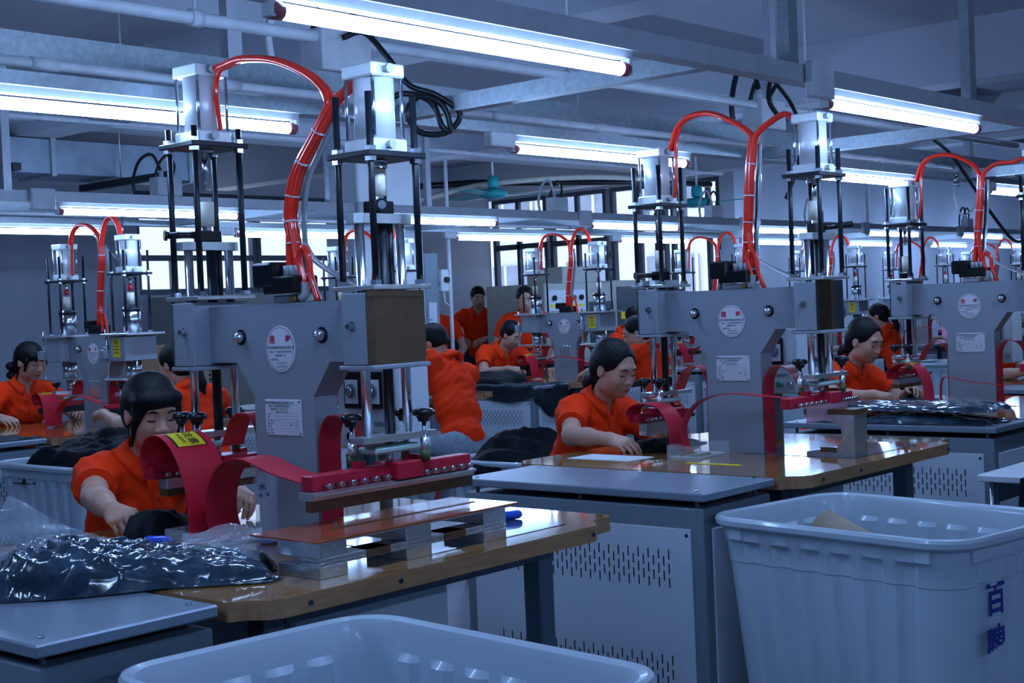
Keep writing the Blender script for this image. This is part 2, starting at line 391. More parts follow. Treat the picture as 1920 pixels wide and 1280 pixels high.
def light_frame(label, y0, y1, xa, xb, starts0, starts1, crosses, hang0, hang1, grp, names0, names1):
    Z = ZL
    f = thing('light_frame', label, 'light frame', ((xa + xb) / 2, (y0 + y1) / 2, Z), group='ceiling-hung light frames')
    cx, cy = (xa + xb) / 2, (y0 + y1) / 2
    # front rail: white channel open to the back
    a, b = xa - cx, xb - cx
    p = [(-0.030, 0.046), (0.030, 0.046), (0.030, 0.055), (-0.022, 0.055), (-0.022, 0.093), (0.030, 0.093), (0.030, 0.101), (-0.030, 0.101)]
    MB().prism([(u + y0 - cy, v) for u, v in p], 0, a, b).build('front_rail', 'rail_white', f)
    # back rail: two galvanised channels with a conduit clipped between them
    p2 = [(-0.027, 0.116), (0.034, 0.116), (0.034, 0.123), (-0.021, 0.123), (-0.021, 0.189), (0.034, 0.189), (0.034, 0.195), (-0.027, 0.195)]
    MB().prism([(u + y1 - cy, v) for u, v in p2], 0, a, b).build('upper_back_rail', 'galvanised', f)
    p3 = [(-0.041, 0.046), (0.041, 0.046), (0.041, 0.055), (-0.033, 0.055), (-0.033, 0.085), (-0.041, 0.085)]
    MB().prism([(u + y1 - cy, v) for u, v in p3], 0, a, b).build('lower_back_rail', 'galvanised', f)
    MB().cyl((a, y1 - cy - 0.048, 0.107), (b, y1 - cy - 0.048, 0.107), 0.015, n=10).build('conduit', 'conduit_white', f)
    for x in np.arange(xa + 0.35, xb, 0.62): MB().cyl((x - cx - 0.041, y1 - cy - 0.048, 0.107), (x - cx + 0.041, y1 - cy - 0.048, 0.107), 0.018, n=10).build('conduit_coupling', 'conduit_white', f)
    for x in crosses:
        MB().prism([(x - cx - 0.027, 0.049), (x - cx + 0.027, 0.049), (x - cx + 0.027, 0.056), (x - cx - 0.021, 0.056), (x - cx - 0.021, 0.096), (x - cx + 0.027, 0.096), (x - cx + 0.027, 0.103), (x - cx - 0.027, 0.103)], 1, y0 - cy + 0.031, y1 - cy - 0.041).build('cross_bar', 'galvanised', f)
    for x in hang0: MB().box((x - cx - 0.027, y0 - cy - 0.016, 0.103), (x - cx + 0.027, y0 - cy - 0.008, CZ - Z)).box((x - cx - 0.027, y0 - cy - 0.008, 0.103), (x - cx - 0.022, y0 - cy + 0.022, CZ - Z)).box((x - cx + 0.022, y0 - cy - 0.008, 0.103), (x - cx + 0.027, y0 - cy + 0.022, CZ - Z)).build('hanger', 'galvanised', f)
    for x in hang1: MB().box((x - cx - 0.027, y1 - cy - 0.016, 0.195), (x - cx + 0.027, y1 - cy - 0.008, CZ - Z)).box((x - cx - 0.027, y1 - cy - 0.008, 0.195), (x - cx - 0.022, y1 - cy + 0.022, CZ - Z)).build('hanger', 'rail_white', f)
    for x in starts0:
        MB().box((x - cx - 0.178, y0 - cy - 0.062, 0.0), (x - cx - 0.041, y0 - cy - 0.031, 0.112), 0.005).build('socket_box', 'conduit_white', f)
    for x in starts1:
        MB().box((x - cx - 0.205, y1 - cy - 0.085, -0.011), (x - cx - 0.068, y1 - cy - 0.042, 0.044), 0.005).build('socket_box', 'conduit_white', f)
    for x, n in zip(starts0, names0): tube_light(x, x + 1.19, y0, Z, n, grp)
    for x, n in zip(starts1, names1): tube_light(x, x + 1.19, y1, Z, n, grp)
s10 = [1.804 + 2.245 * k for k in range(-1, 3)]; s11 = [1.80 + 2.255 * k for k in range(-1, 4)]
n10 = ['lit fluorescent tube of the nearest light rail, beyond the left picture edge', 'large lit fluorescent tube along the top of the picture under the nearest rail',
       'lit fluorescent tube at top right under the nearest rail, beside the hanging post', 'lit fluorescent tube under the nearest rail, beyond the right picture edge']
n11 = ['lit fluorescent tube under the galvanised rail, beyond the left picture edge', 'lit fluorescent tube at upper left behind the left press cylinder of the nearest press',
       'lit fluorescent tube above the middle aisle, ending behind the second press', 'lit fluorescent tube behind the right cylinder of the second press', 'lit fluorescent tube at the right edge behind the red hoses of the third press']
light_frame('near overhead frame of white and galvanised rails above the first press row', 2.187, 3.52, -2.0, 11.0, s10, s11, [1.17, 3.42, 5.84, 8.1, 10.4], [3.84, 5.18, 0.3], [2.75, 6.0, 8.3], 'fluorescent tubes of the near frame', n10, n11)
light_frame('unseen light frame added behind the camera to light the press fronts', -2.30, -0.97, -2.0, 11.0, [], [-0.45, 1.80, 4.06], [1.17, 5.84], [3.84, 0.3], [2.75, 8.3], 'fluorescent tubes of the added frame behind the camera',
            [], ['%s tube from the left on the added rail behind the camera' % p for p in ('first', 'second', 'third')])  # unseen frame, added so its tubes fill the press fronts with light
s20 = [3.99 + 2.265 * k for k in range(9)]; s21 = [1.70 + 2.268 * k for k in range(9)]
pos = ['first', 'second', 'third', 'fourth', 'fifth', 'sixth', 'seventh', 'eighth', 'ninth']
light_frame('far overhead light frame hanging above the second press row', 6.63, 8.04, 0.9, 23.6, s20, s21, [3.4, 5.7, 8.0, 10.25, 12.5, 14.8, 17.1], [5.9, 9.7, 13.9], [4.5, 8.2, 11.9, 15.9], 'fluorescent tubes of the far frame',
            ['%s lit tube from the left on the front rail of the far light frame' % p for p in pos[:9]], ['%s lit tube from the left on the rear rail of the far light frame' % p for p in pos[:9]])

# junction boxes with looping leads on the rails
def junction_box(x, y, z, label, flip=1, s=1.0):
    t = thing('junction_box', label, 'junction box', (x, y, z), group='junction boxes on the light rails')
    MB().box((-0.06 * s, -0.03 * s, 0), (0.06 * s, 0.03 * s, 0.075 * s), 0.004).build('box', 'conduit_white', t)
    MB().cyl((-0.02 * s, 0, 0.075 * s), (-0.02 * s, 0, 0.105 * s), 0.009 * s).build('gland', 'conduit_white', t)
    MB().tube(spline([(-0.02 * s, 0, 0.10 * s), (-0.06 * s, 0, 0.165 * s), (-0.12 * s, 0.0, 0.14 * s), (-0.155 * s, 0, 0.06 * s), (-0.15 * s, 0, 0.0)], 6), 0.007 * s, 8).build('lead', 'conduit_white' if flip > 0 else 'black_hose', t)
    MB().tube(spline([(0.03 * s, 0, 0.07 * s), (0.045 * s, 0, 0.13 * s), (0.01 * s, 0, 0.165 * s), (-0.03 * s, 0.01, 0.12 * s), (-0.05 * s, 0.035 * s, 0.0)], 6), 0.006 * s, 8).build('lead', 'black_hose', t)
for x, n, fl in ((3.42, 'white junction box with a black lead loop above the left far tube', -1), (5.95, 'white junction box beside the hanging post before the window', 1), (7.5, 'white junction box behind the left cylinder of the second press', 1),
             (8.8, 'white junction box behind the right cylinder of the second press', 1), (10.1, 'white junction box left of the third press cylinder rods', 1), (11.35, 'white junction box with tangled leads behind the third press hoses', -1)):
    junction_box(x * JS, 6.63, 2.067, n, fl, JS)
junction_box(2.33 * JS, 3.52, 2.161, 'large white junction box behind the right cylinder of the nearest press', 1, 1.35 * JS)
junction_box(4.33 * JS, 3.52, 2.161, 'white junction box with a black cable arch above the second press', -1, 1.35 * JS)
# coiled black cable hanging from the near frame
tag(MB().tube(spline([far(q) for q in [(2.30, 2.52, 2.02), (2.335, 2.48, 2.03), (2.37, 2.44, 1.97), (2.40, 2.40, 1.90), (2.45, 2.36, 1.875), (2.50, 2.33, 1.83), (2.47, 2.35, 1.785), (2.41, 2.38, 1.785), (2.38, 2.39, 1.83), (2.41, 2.375, 1.87), (2.46, 2.35, 1.85), (2.475, 2.34, 1.79), (2.455, 2.35, 1.80), (2.44, 2.37, 1.86), (2.39, 2.42, 1.88), (2.35, 2.45, 1.84)]], 8), 0.075 * 0.137, 8).build('power_cable', 'black_hose'), 'coiled black power cable tied to the galvanised cross bar', 'cable')
def air_coupling(x, y, z, label, lead, stem=0.0):
    t = thing('air_coupling', label, 'air coupling', (x, y, z), group='twin air couplings on the rail conduit')
    MB().cyl((0, 0, 0.07), (0, 0, 0.035), 0.017).build('tee', 'conduit_white', t)
    if stem: MB().cyl((0, 0, 0.07), (0, 0, stem), 0.006).build('drop_pipe', 'chrome', t)
    MB().cyl((0, 0, 0.035), (0, 0, 0.012), 0.012, n=6).build('manifold', 'chrome', t)
    for s in (-1, 1):
        MB().cyl((s * 0.006, 0, 0.012), (s * 0.02, 0, -0.02), 0.009).cyl((s * 0.02, 0, -0.02), (s * 0.027, 0, -0.045), 0.007).build('quick_coupler', 'chrome', t)
    if lead: MB().tube(spline(lead, 8), 0.005, 8).build('air_hose', 'clear_hose', t)
air_coupling(4.16 * JS, 2.52 * JS, 1.35 + (1.83 - 1.35) * JS, 'twin chrome air coupling hanging beside the second press hoses', [(0.027, 0, -0.045), (0.03, 0.01, -0.1), (0.08, 0.12, -0.22), (0.2, 0.22, -0.3)][:2])
air_coupling(5.80 * JS, 2.52 * JS, 1.35 + (1.83 - 1.35) * JS, 'twin chrome air coupling with a looping clear hose beside the third press', [(-0.027, 0, -0.045), (-0.03, 0, -0.12), (0.06, 0.0, -0.21), (0.22, 0.0, -0.17), (0.36, 0, -0.06), (0.48, 0, 0.02)])
air_coupling(3.85 * JS, 5.83 * JS, 1.35 + (1.70 - 1.35) * JS, 'twin chrome air coupling hanging below the far frame at left', [(-0.027, 0, -0.045), (-0.06, 0, -0.03), (-0.14, 0, 0.05), (-0.22, 0, 0.12)], 0.245)
tag(MB().tube(spline([far(q) for q in [(5.62, 2.55, 2.0), (5.70, 2.5, 1.93), (5.82, 2.46, 1.80), (5.95, 2.42, 1.66), (6.12, 2.40, 1.56), (6.3, 2.40, 1.60), (6.38, 2.42, 1.72), (6.36, 2.45, 1.80)]], 8), 0.07 * 0.137, 8).build('power_cable', 'black_hose'), 'sagging black power cable beside the third press hoses', 'cable')
tag(MB().tube(spline([far(q) for q in [(4.33, 2.55, 2.06), (4.30, 2.5, 2.10), (4.22, 2.48, 2.09), (4.19, 2.47, 2.02), (4.23, 2.46, 1.97)]], 8) , 0.08 * 0.137, 8).build('power_cable', 'black_hose'), 'black cable arch above the left cylinder of the second press', 'cable')
tag(MB().tube(spline([far(q) for q in [(4.28, 2.5, 2.10), (4.36, 2.48, 2.02), (4.40, 2.47, 1.92), (4.41, 2.50, 1.80), (4.38, 2.53, 1.70)]], 8), 0.07 * 0.137, 8).build('power_cable', 'black_hose'), 'black power cable dropping behind the second press hose bundle', 'cable')

# ducts, pipes, fans
d = thing('ventilation_duct', 'long galvanised ventilation duct under the ceiling at left', 'duct', (5.2, 9.7, 2.51))
for i in range(4):
    x0 = -3.2 + i * 1.24
    MB().box((x0, -0.2, 0), (x0 + 1.22, 0.25, 0.26), 0.004).build('duct_section', 'duct_metal', d)
    MB().box((x0 + 1.20, -0.22, -0.02), (x0 + 1.24, 0.27, 0.28), 0.003).build('duct_flange', 'galvanised', d)
    MB().box((x0 + 0.5, -0.9, -0.07), (x0 + 0.56, 0.3, -0.02)).build('support_bar', 'duct_dark', d)
    MB().cyl((x0 + 0.53, -0.25, -0.03), (x0 + 0.53, -0.25, CZ - 2.51), 0.006, n=6).build('hanger_rod', 'galvanised', d)
def pipe(pts, r, m, label, cat='pipe', drops=()):
    o = tag(MB().tube(pts, r, 10).build('sprinkler_pipe', m), label, cat, 'pipes under the ceiling')
    for x, y, z in drops:
        MB().cyl((x, y, z), (x, y, CZ), 0.006, n=6).build('hanger_rod', 'conduit_white', o)
        MB().cyl((x - 0.02, y, z), (x + 0.02, y, z), r * 1.35).build('pipe_clamp', 'conduit_white', o)
    return o
pipe([(-2, 3.5, 2.27), (9, 3.5, 2.27)], 0.02, 'pvc_white', 'white sprinkler pipe running above the first press row', drops=[(1.0, 3.5, 2.27), (2.6, 3.5, 2.27), (4.4, 3.5, 2.27), (6.3, 3.5, 2.27)])
pipe([(-2, 6.6, 2.62), (15, 6.6, 2.62)], 0.022, 'pvc_white', 'white sprinkler pipe running above the far light frame', drops=[(2.4, 6.6, 2.62), (4.4, 6.6, 2.62), (6.4, 6.6, 2.62), (8.4, 6.6, 2.62), (10.4, 6.6, 2.62)])
pipe([(-2, 8.6, 2.78), (13.5, 8.6, 2.78)], 0.02, 'pvc_white', 'thin white pipe high above the second press row', drops=[(3.4, 8.6, 2.78), (6.4, 8.6, 2.78), (9.4, 8.6, 2.78)])
tag(MB().tube([(9.9, 10.3, 3.19), (9.9, 10.3, 2.72), (9.95, 10.3, 2.67), (10.4, 10.3, 2.67), (10.9, 10.0, 2.70), (13.0, 9.2, 2.72), (13.8, 8.95, 2.70)], 0.035, 10).build('drain_pipe', 'black_hose'), 'black insulated pipe bending below the ceiling near the fans', 'pipe')
tag(MB().tube(spline([(10.0, 10.6, 2.45), (10.5, 10.3, 2.55), (11.0, 9.9, 2.68), (12.2, 9.4, 2.76), (13.8, 9.0, 2.72)], 6), 0.03, 10).build('cable_hose', 'nylon'), 'beige corrugated pipe below the black insulated pipe', 'pipe')
ac = thing('ceiling_unit', 'grey ceiling air unit hanging beside the concrete column', 'air unit', (9.9, 10.6, 2.42))
MB().box((-0.25, -0.2, 0), (0.35, 0.25, 0.14), 0.01).build('housing', 'duct_metal', ac)
for q in ((-0.2, 0), (0.3, 0)): MB().cyl((q[0], 0, 0.14), (q[0], 0, CZ - 2.42), 0.02).build('hanger_rod', 'black_hose', ac)
def fan(x, y, z, label, a0):
    t = thing('ceiling_fan', label, 'fan', (x, y, z), group='teal ceiling fans')
    MB().cyl((0, 0, 0.18), (0, 0, CZ - z), 0.012, n=8).build('down_rod', 'conduit_white', t)
    MB().lathe([(0.0, 0.22), (0.05, 0.21), (0.06, 0.16), (0.055, 0.10), (0.04, 0.09)]).build('canopy', 'fan_teal', t)
    MB().lathe([(0.0, 0.09), (0.10, 0.08), (0.155, 0.045), (0.15, 0.015), (0.09, -0.015), (0.0, -0.02)]).build('motor', 'fan_teal', t)
    for k in range(3):
        a = a0 + k * 2.094; u = np.array([math.cos(a), math.sin(a), 0]); w = np.array([-u[1], u[0], 0.12])
        V = []
        for r_, hw in ((0.14, 0.03), (0.25, 0.055), (0.68, 0.065), (0.70, 0.05)):
            V += [u * r_ - w * hw + (0, 0, 0.03), u * r_ + w * hw + (0, 0, 0.03), u * r_ + w * hw + (0, 0, 0.024), u * r_ - w * hw + (0, 0, 0.024)]
        F = [(0, 1, 2, 3), (12, 15, 14, 13)]
        for j in range(3):
            for q in range(4): F.append((j * 4 + q, j * 4 + (q + 1) % 4, j * 4 + 4 + (q + 1) % 4, j * 4 + 4 + q))
        MB().add(V, F).build('blade', 'fan_teal', t)
fan(10.84, 9.68, 2.52, 'teal ceiling fan in front of the left end of the window band', -0.75)
fan(12.45, 8.25, 2.36, 'teal ceiling fan in front of the right end of the window band', 0.55)
for x, y, lab in ((10.2, 10.9, 'white bell-shaped pendant lamp shade left of the first fan'), (11.6, 8.3, 'white bell-shaped pendant lamp shade before the window band')):
    t = thing('pendant_shade', lab, 'lamp', (x, y, 2.1), group='bell-shaped pendant shades')
    MB().cyl((0, 0, 0.2), (0, 0, CZ - 2.1), 0.008, n=8).build('stem', 'conduit_white', t)
    MB().lathe([(0.02, 0.22), (0.035, 0.18), (0.035, 0.13), (0.05, 0.10), (0.13, 0.0), (0.12, 0.0), (0.045, 0.09), (0.0, 0.11)]).build('shade', 'conduit_white', t)
# ================================================================== presses
S = 0.7195                       # press drawings are in drawing units; one unit is S metres
ZT = 0.76                        # table height
X0 = [2.432 + 2.245 * k for k in range(9)]
YA, YB = 2.961, 7.45             # centre lines of the two press rows
def nut(mb, x, y, z, r=0.022, h=0.016): return mb.cyl((x, y, z), (x, y, z + h), r, n=6, smooth=False)
def ell(cy, cz, ry, rz, n=28): return [(cy + ry * math.cos(2 * math.pi * i / n), cz + rz * math.sin(2 * math.pi * i / n)) for i in range(n)]
def oval_plate(P, sc, cz, x=-0.004, ry=0.083, rz=0.087, full=True):
    pl = MB(sc).prism(ell(0, cz, ry, rz), 0, x, 0).build('maker_plate', 'white_label', P)
    a = ell(0, cz, ry - 0.006, rz - 0.006); b = ell(0, cz, ry - 0.008, rz - 0.008); n = len(a)
    MB(sc).add([(x - 0.0008, *p) for p in a] + [(x - 0.0008, *p) for p in b], [(i, (i + 1) % n, n + (i + 1) % n, n + i) for i in range(n)]).build('border', 'label_red', pl)
    o = lambda z: ((x - 0.001) * sc, 0, z * sc)
    lettering([('鼎', 0.034 * sc, -0.045 * sc, 0.033 * sc), ('泰', 0.034 * sc, 0.045 * sc, 0.033 * sc)], pl, o(cz), FACE_MX, 'label_red', bold=0.02)
    L = [('东莞市鼎泰机械设备有限公司', 0.0125, 0, 0.004), ('地址：广东省东莞市厚街镇', 0.0105, 0, -0.012), ('湖景南路11号', 0.0105, 0, -0.026), ('销售电话：', 0.0105, -0.028, -0.041), ('13592715512', 0.0115, 0.004, -0.054), ('13827382135', 0.0115, 0.004, -0.067)]
    lettering([(t, s_ * sc, u * sc, v * sc) for t, s_, u, v in L], pl, o(cz), FACE_MX, 'label_ink')
    return pl
def data_plate(P, sc, y0, y1, z0, z1):
    x = -0.005
    pl = MB(sc).box((x, y0, z0), (0, y1, z1), 0.002).build('data_plate', 'white_label', P)
    for yy in (y0 + 0.008, y1 - 0.008):
        for zz in (z0 + 0.008, z1 - 0.008): MB(sc).cyl((x - 0.003, yy, zz), (x, yy, zz), 0.004, n=8).build('rivet', 'chrome', pl)
    cy = (y0 + y1) / 2; o = lambda z: ((x - 0.001) * sc, cy * sc, z * sc); w = (y1 - y0)
    L = [('东莞市鼎泰机械设备有限公司', 0.0125, -0.02, -0.014), ('地址：东莞市厚街镇湖景南路', 0.0095, -0.02, -0.026), ('服务电话：13592715512', 0.0095, -0.02, -0.037), ('MADE IN CHINA', 0.009, -0.005, -0.047)]
    rows = ['名  称', '型号', '输入电压  AC', '输出功率', '重  量', '出厂编号', '出厂日期']
    for i, t in enumerate(rows): L.append((t, 0.009, -w / 2 + 0.012, -0.057 - i * 0.0115, 'LEFT'))
    L += [('8', 0.016, 0.045, -0.0935), ('KW', 0.008, 0.08, -0.081), ('HZ', 0.008, 0.08, -0.0925), ('KG', 0.008, 0.08, -0.104)]
    lettering([(q[0], q[1] * sc, q[2] * sc, q[3] * sc, *q[4:]) for q in L], pl, o(z1), FACE_MX, 'label_ink')
    m = MB(sc)
    for i in range(7): m.box((x - 0.0008, y0 + 0.01, z1 - 0.0515 - i * 0.0115), (x - 0.0003, y1 - 0.055, z1 - 0.0508 - i * 0.0115))
    r = m.build('rulings', 'label_ink', pl); r['kind'] = 'stuff'

def hose_bundle(P, sc, stem, left, right, x, tail_l, nst=4):
    """red air hoses: a taped bundle up from the valve, splitting to both cylinders"""
    offs = [(0.012, 0.012), (-0.012, 0.012), (0.012, -0.012), (-0.012, -0.012)][:nst]
    st = spline([(x, y, z) for y, z in stem], 8)
    for i, (dx, dy) in enumerate(offs):
        br = left if i < len(offs) / 2 else right
        full = spline([(x, y, z) for y, z in list(stem) + list(br)], 8)
        n = len(full); path = []
        for j, p in enumerate(full):
            fan_ = max(0, 1 - j / 8.0) * 1.2 + 0.8
            path.append((p[0] + dx * 0.8, p[1] + dy * fan_, p[2]))
        MB(sc).tube(path, 0.0145, 8).build('air_hose', 'red_hose', P)
    MB(sc).tube([(x, q[1], q[2]) for q in spline([(x, y, z) for y, z in tail_l], 8)], 0.011, 8).build('air_hose', 'red_hose', P)
    # cable ties
    for j in range(6, len(st), 7):
        a = np.array(st[j - 1]); b = np.array(st[j]); d_ = (b - a) / (np.linalg.norm(b - a) + 1e-9)
        MB(sc).cyl(tuple(b - d_ * 0.003), tuple(b + d_ * 0.003), 0.0285, n=12).build('cable_tie', 'clear_hose' if False else 'conduit_white', P)
    # clear and black hoses beside the bundle
    MB(sc).tube([(p[0] + 0.02, p[1] - 0.034 - 0.02 * math.sin(3.1 * j / len(st)), p[2]) for j, p in enumerate(st)], 0.010, 8).build('clear_air_hose', 'clear_hose', P)
    MB(sc).tube([(p[0] + 0.035, p[1] - 0.02 - 0.012 * math.sin(3.1 * j / len(st)), p[2]) for j, p in enumerate(st)], 0.010, 8).build('control_cable', 'black_hose', P)

def air_cylinder(P, sc, cx, cy, z0, hb):
    c = 0.080; t = 0.048
    MB(sc).box((cx - c, cy - c, z0), (cx + c, cy + c, z0 + t), 0.006).build('lower_end_cap', 'barrel', P)
    MB(sc).box((cx - c, cy - c, z0 + t + hb), (cx + c, cy + c, z0 + 2 * t + hb), 0.006).build('upper_end_cap', 'barrel', P)
    MB(sc).cyl((cx, cy, z0 + t), (cx, cy, z0 + t + hb), 0.072, n=28).build('barrel', 'barrel', P)
    for u in (-1, 1):
        for v in (-1, 1): MB(sc).cyl((cx + u * 0.068, cy + v * 0.068, z0 + t), (cx + u * 0.068, cy + v * 0.068, z0 + t + hb), 0.0065, n=8).build('tie_rod', 'chrome', P)
    for zz in (z0 + t * 0.5, z0 + t * 1.5 + hb):
        MB(sc).cyl((cx - 0.02, cy - 0.080, zz), (cx - 0.02, cy - 0.098, zz), 0.013, n=6, smooth=False).cyl((cx - 0.02, cy - 0.098, zz), (cx - 0.02, cy - 0.11, zz), 0.017, n=10).build('air_fitting', 'grey_plastic', P)

def press_head(P, sc, sy, hc, plate_z, nyl_z, cross_z, low_z, blade, lever):
    """one welding head at y = sy*hc; everything the head carries"""
    cx, cy = 0.06, sy * hc
    hb = MB(sc).box((-0.08, cy - 0.065, 0.65), (0.198, cy + 0.065, 0.90), 0.003).build('head_box', 'machine_grey', P)
    MB(sc).cyl((-0.105, cy - 0.01 * sy, 0.785), (-0.08, cy - 0.01 * sy, 0.785), 0.011, n=6, smooth=False).cyl((-0.084, cy - 0.01 * sy, 0.785), (-0.08, cy - 0.01 * sy, 0.785), 0.018, n=12).build('cover_bolt', 'chrome', hb)
    yo = cy + sy * 0.065
    for a, b, d0, d1 in ((-0.083, 0.06, 0.003, 0.008), (0.06, 0.2, 0.008, 0.003)):      # polished cover bent in two facets
        q = [(a, yo), (b, yo), (b, yo + sy * d1), (a, yo + sy * d0)]
        MB(sc).prism(q if sy > 0 else q[::-1], 2, 0.648, 0.905).build('polished_cover', 'mirror_steel', hb)
    tp = MB(sc).box((cx - 0.14, cy - 0.108, 0.908), (cx + 0.14, cy + 0.108, 0.925), 0.003).build('head_top_plate', 'aluminium', P)
    MB(sc).box((cx - 0.14, cy - 0.09, 0.632), (cx + 0.14, cy + 0.09, 0.648), 0.003).build('head_bottom_plate', 'machine_grey', P)
    pl = MB(sc).box((cx - 0.137, cy - 0.112, plate_z - 0.02), (cx + 0.137, cy + 0.112, plate_z), 0.003).build('cylinder_plate', 'black_steel', P)
    for u in (-1, 1):
        for v in (-1, 1):
            x, y = cx + u * 0.107, cy + v * 0.084
            MB(sc).cyl((x, y, 0.925), (x, y, 1.59), 0.0125, n=10).build('threaded_rod', 'black_steel', P)
            [nut(MB(sc), x, y, zz_).build('hex_nut', 'chrome', P) for zz_ in (plate_z, plate_z - 0.036, 0.926)]
    air_cylinder(P, sc, cx, cy, plate_z, 0.215)
    MB(sc).cyl((cx, cy, plate_z - 0.02), (cx, cy, plate_z - 0.03), 0.035).cyl((cx, cy, plate_z - 0.03), (cx, cy, max(nyl_z[1], plate_z - 0.16)), 0.012).build('piston_rod', 'chrome', P)
    MB(sc).cyl((cx, cy, nyl_z[0]), (cx, cy, nyl_z[1]), 0.029, n=20).build('nylon_bush', 'nylon', P)
    MB(sc).cyl((cx, cy, nyl_z[0] - 0.018), (cx, cy, nyl_z[0]), 0.022, n=6, smooth=False).build('adjusting_nut', 'chrome', P)
    ck = MB(sc).box((cx - 0.05, cy - 0.03, cross_z[1]), (cx + 0.05, cy + 0.03, nyl_z[0] - 0.018), 0.005).build('clamp_block', 'black_plastic', P)
    if lever == 'side':
        MB(sc).cyl((cx - 0.05, cy + 0.0, cross_z[1] + 0.03), (cx - 0.16, cy + 0.05, cross_z[1] + 0.03), 0.014).cyl((cx - 0.16, cy + 0.05, cross_z[1] + 0.03), (cx - 0.17, cy + 0.0545, cross_z[1] + 0.03), 0.021).build('clamp_lever', 'black_plastic', ck)
    elif lever == 'right':
        MB(sc).cyl((cx + 0.05, cy - 0.02, cross_z[1] + 0.03), (cx + 0.22, cy - 0.09, cross_z[1] + 0.045), 0.016).build('clamp_lever', 'black_plastic', ck)
    else:
        MB(sc).cyl((cx - 0.02, cy - 0.03, cross_z[1] + 0.03), (cx - 0.032, cy - 0.05, cross_z[1] + 0.03), 0.024, n=18).build('clamp_ring', 'black_plastic', ck)
        MB(sc).cyl((cx - 0.032, cy - 0.05, cross_z[1] + 0.03), (cx - 0.035, cy - 0.055, cross_z[1] + 0.03), 0.015, n=16).build('clamp_screw', 'chrome', ck)
    cr = [(cx - 0.14 + (0.03 if k in (0, 3) else 0), cy) for k in range(4)]
    MB(sc).prism([(cx - 0.115, cy - 0.042), (cx + 0.115, cy - 0.042), (cx + 0.14, cy - 0.02), (cx + 0.14, cy + 0.02), (cx + 0.115, cy + 0.042), (cx - 0.115, cy + 0.042), (cx - 0.14, cy + 0.02), (cx - 0.14, cy - 0.02)], 2, cross_z[0], cross_z[1]).build('crosshead', 'aluminium', P)
    for u in (-1, 1): MB(sc).cyl((cx + u * 0.098, cy, low_z[0]), (cx + u * 0.098, cy, cross_z[0]), 0.0175, n=16).build('guide_column', 'chrome', P)
    MB(sc).cyl((cx + 0.01, cy, low_z[1]), (cx + 0.01, cy, cross_z[0]), 0.019, n=14).build('lead_screw', 'black_steel', P)
    MB(sc).cyl((cx + 0.05, cy, 0.92), (cx + 0.05, cy, cross_z[0]), 0.012, n=10).build('stop_screw', 'black_steel', P)
    # lower carrier plate with star knobs, insulators and the electrode holder
    lz0, lz1 = low_z
    MB(sc).prism([(cx - 0.17, cy + sy * 0.02 - 0.035), (cx + 0.03, cy - 0.055), (cx + 0.19, cy - 0.055), (cx + 0.19, cy + 0.055), (cx - 0.03, cy + 0.055), (cx - 0.17, cy + sy * 0.02 + 0.035)], 2, lz0, lz1).build('carrier_plate', 'aluminium', P)
    ks = [(-0.13, 0.05), (0.13, 0.05), (0.13, -0.05)] if sy < 0 else [(-0.13, -0.05), (-0.13, 0.05), (0.13, 0.05)]
    for u, v in ks:
        x, y = cx + u, cy + v
        kn = MB(sc).lathe([(0.0, 0.082), (0.030, 0.080), (0.040, 0.070), (0.040, 0.058), (0.028, 0.052), (0.020, 0.034), (0.0, 0.034)], (x, y, lz1), n=16).build('star_knob', 'black_plastic', P)
        MB(sc).cyl((x, y, lz0 - 0.08), (x, y, lz1 + 0.036), 0.009, n=8).build('knob_stud', 'chrome', kn)
        MB(sc).cyl((x, y, lz0 - 0.05), (x, y, lz0), 0.016, n=10).build('spacer_sleeve', 'aluminium', P)
        MB(sc).cyl((x, y, lz0 - 0.085), (x, y, lz0 - 0.045), 0.018, n=12).build('insulator_post', 'green_bakelite', P)
    MB(sc).box((cx - 0.11, cy - 0.05, lz0 - 0.042), (cx + 0.11, cy + 0.05, lz0 - 0.016), 0.008).build('insulating_plate', 'glass_epoxy', P)
    MB(sc).cyl((cx, cy, lz0 - 0.11), (cx, cy, lz0), 0.014).build('centre_stud', 'chrome', P)
    rz1, rz0 = lz0 - 0.085, lz0 - 0.14
    xa, xb = blade['span']
    rb = MB(sc)
    rb.box((xa, cy - 0.022, rz0), (cx + 0.02, cy + 0.038, rz1), 0.004).build('holder_arm', 'red_paint', P)
    MB(sc).box((cx + 0.05, cy - 0.05, rz0), (xb, cy + 0.008, rz1), 0.004).build('holder_arm', 'red_paint', P)
    MB(sc).box((cx - 0.02, cy - 0.062, rz0 + 0.002), (cx + 0.10, cy + 0.062, rz1 + 0.008), 0.004).build('holder_bridge', 'red_paint', P)
    for u, v in ks: MB(sc).cyl((cx + u, cy + v * 0.4, rz1), (cx + u, cy + v * 0.4, rz1 + 0.022), 0.026, n=4, smooth=False).build('holder_boss', 'red_paint', P)
    for i in range(6):
        x = xa + 0.05 + i * (cx - xa - 0.06) / 6
        MB(sc).cyl((x, cy - 0.024, rz0 + 0.018), (x, cy - 0.055, rz0 + 0.018), 0.006, n=8).cyl((x, cy - 0.049, rz0 + 0.018), (x, cy - 0.062, rz0 + 0.018), 0.010, n=8).build('clamp_bolt', 'chrome', P)
        x = cx + 0.10 + i * (xb - cx - 0.10) / 6
        MB(sc).cyl((x, cy - 0.05, rz0 + 0.018), (x, cy - 0.085, rz0 + 0.018), 0.006, n=8).cyl((x, cy - 0.079, rz0 + 0.018), (x, cy - 0.092, rz0 + 0.018), 0.010, n=8).build('clamp_bolt', 'chrome', P)
    k = blade.get('kind')
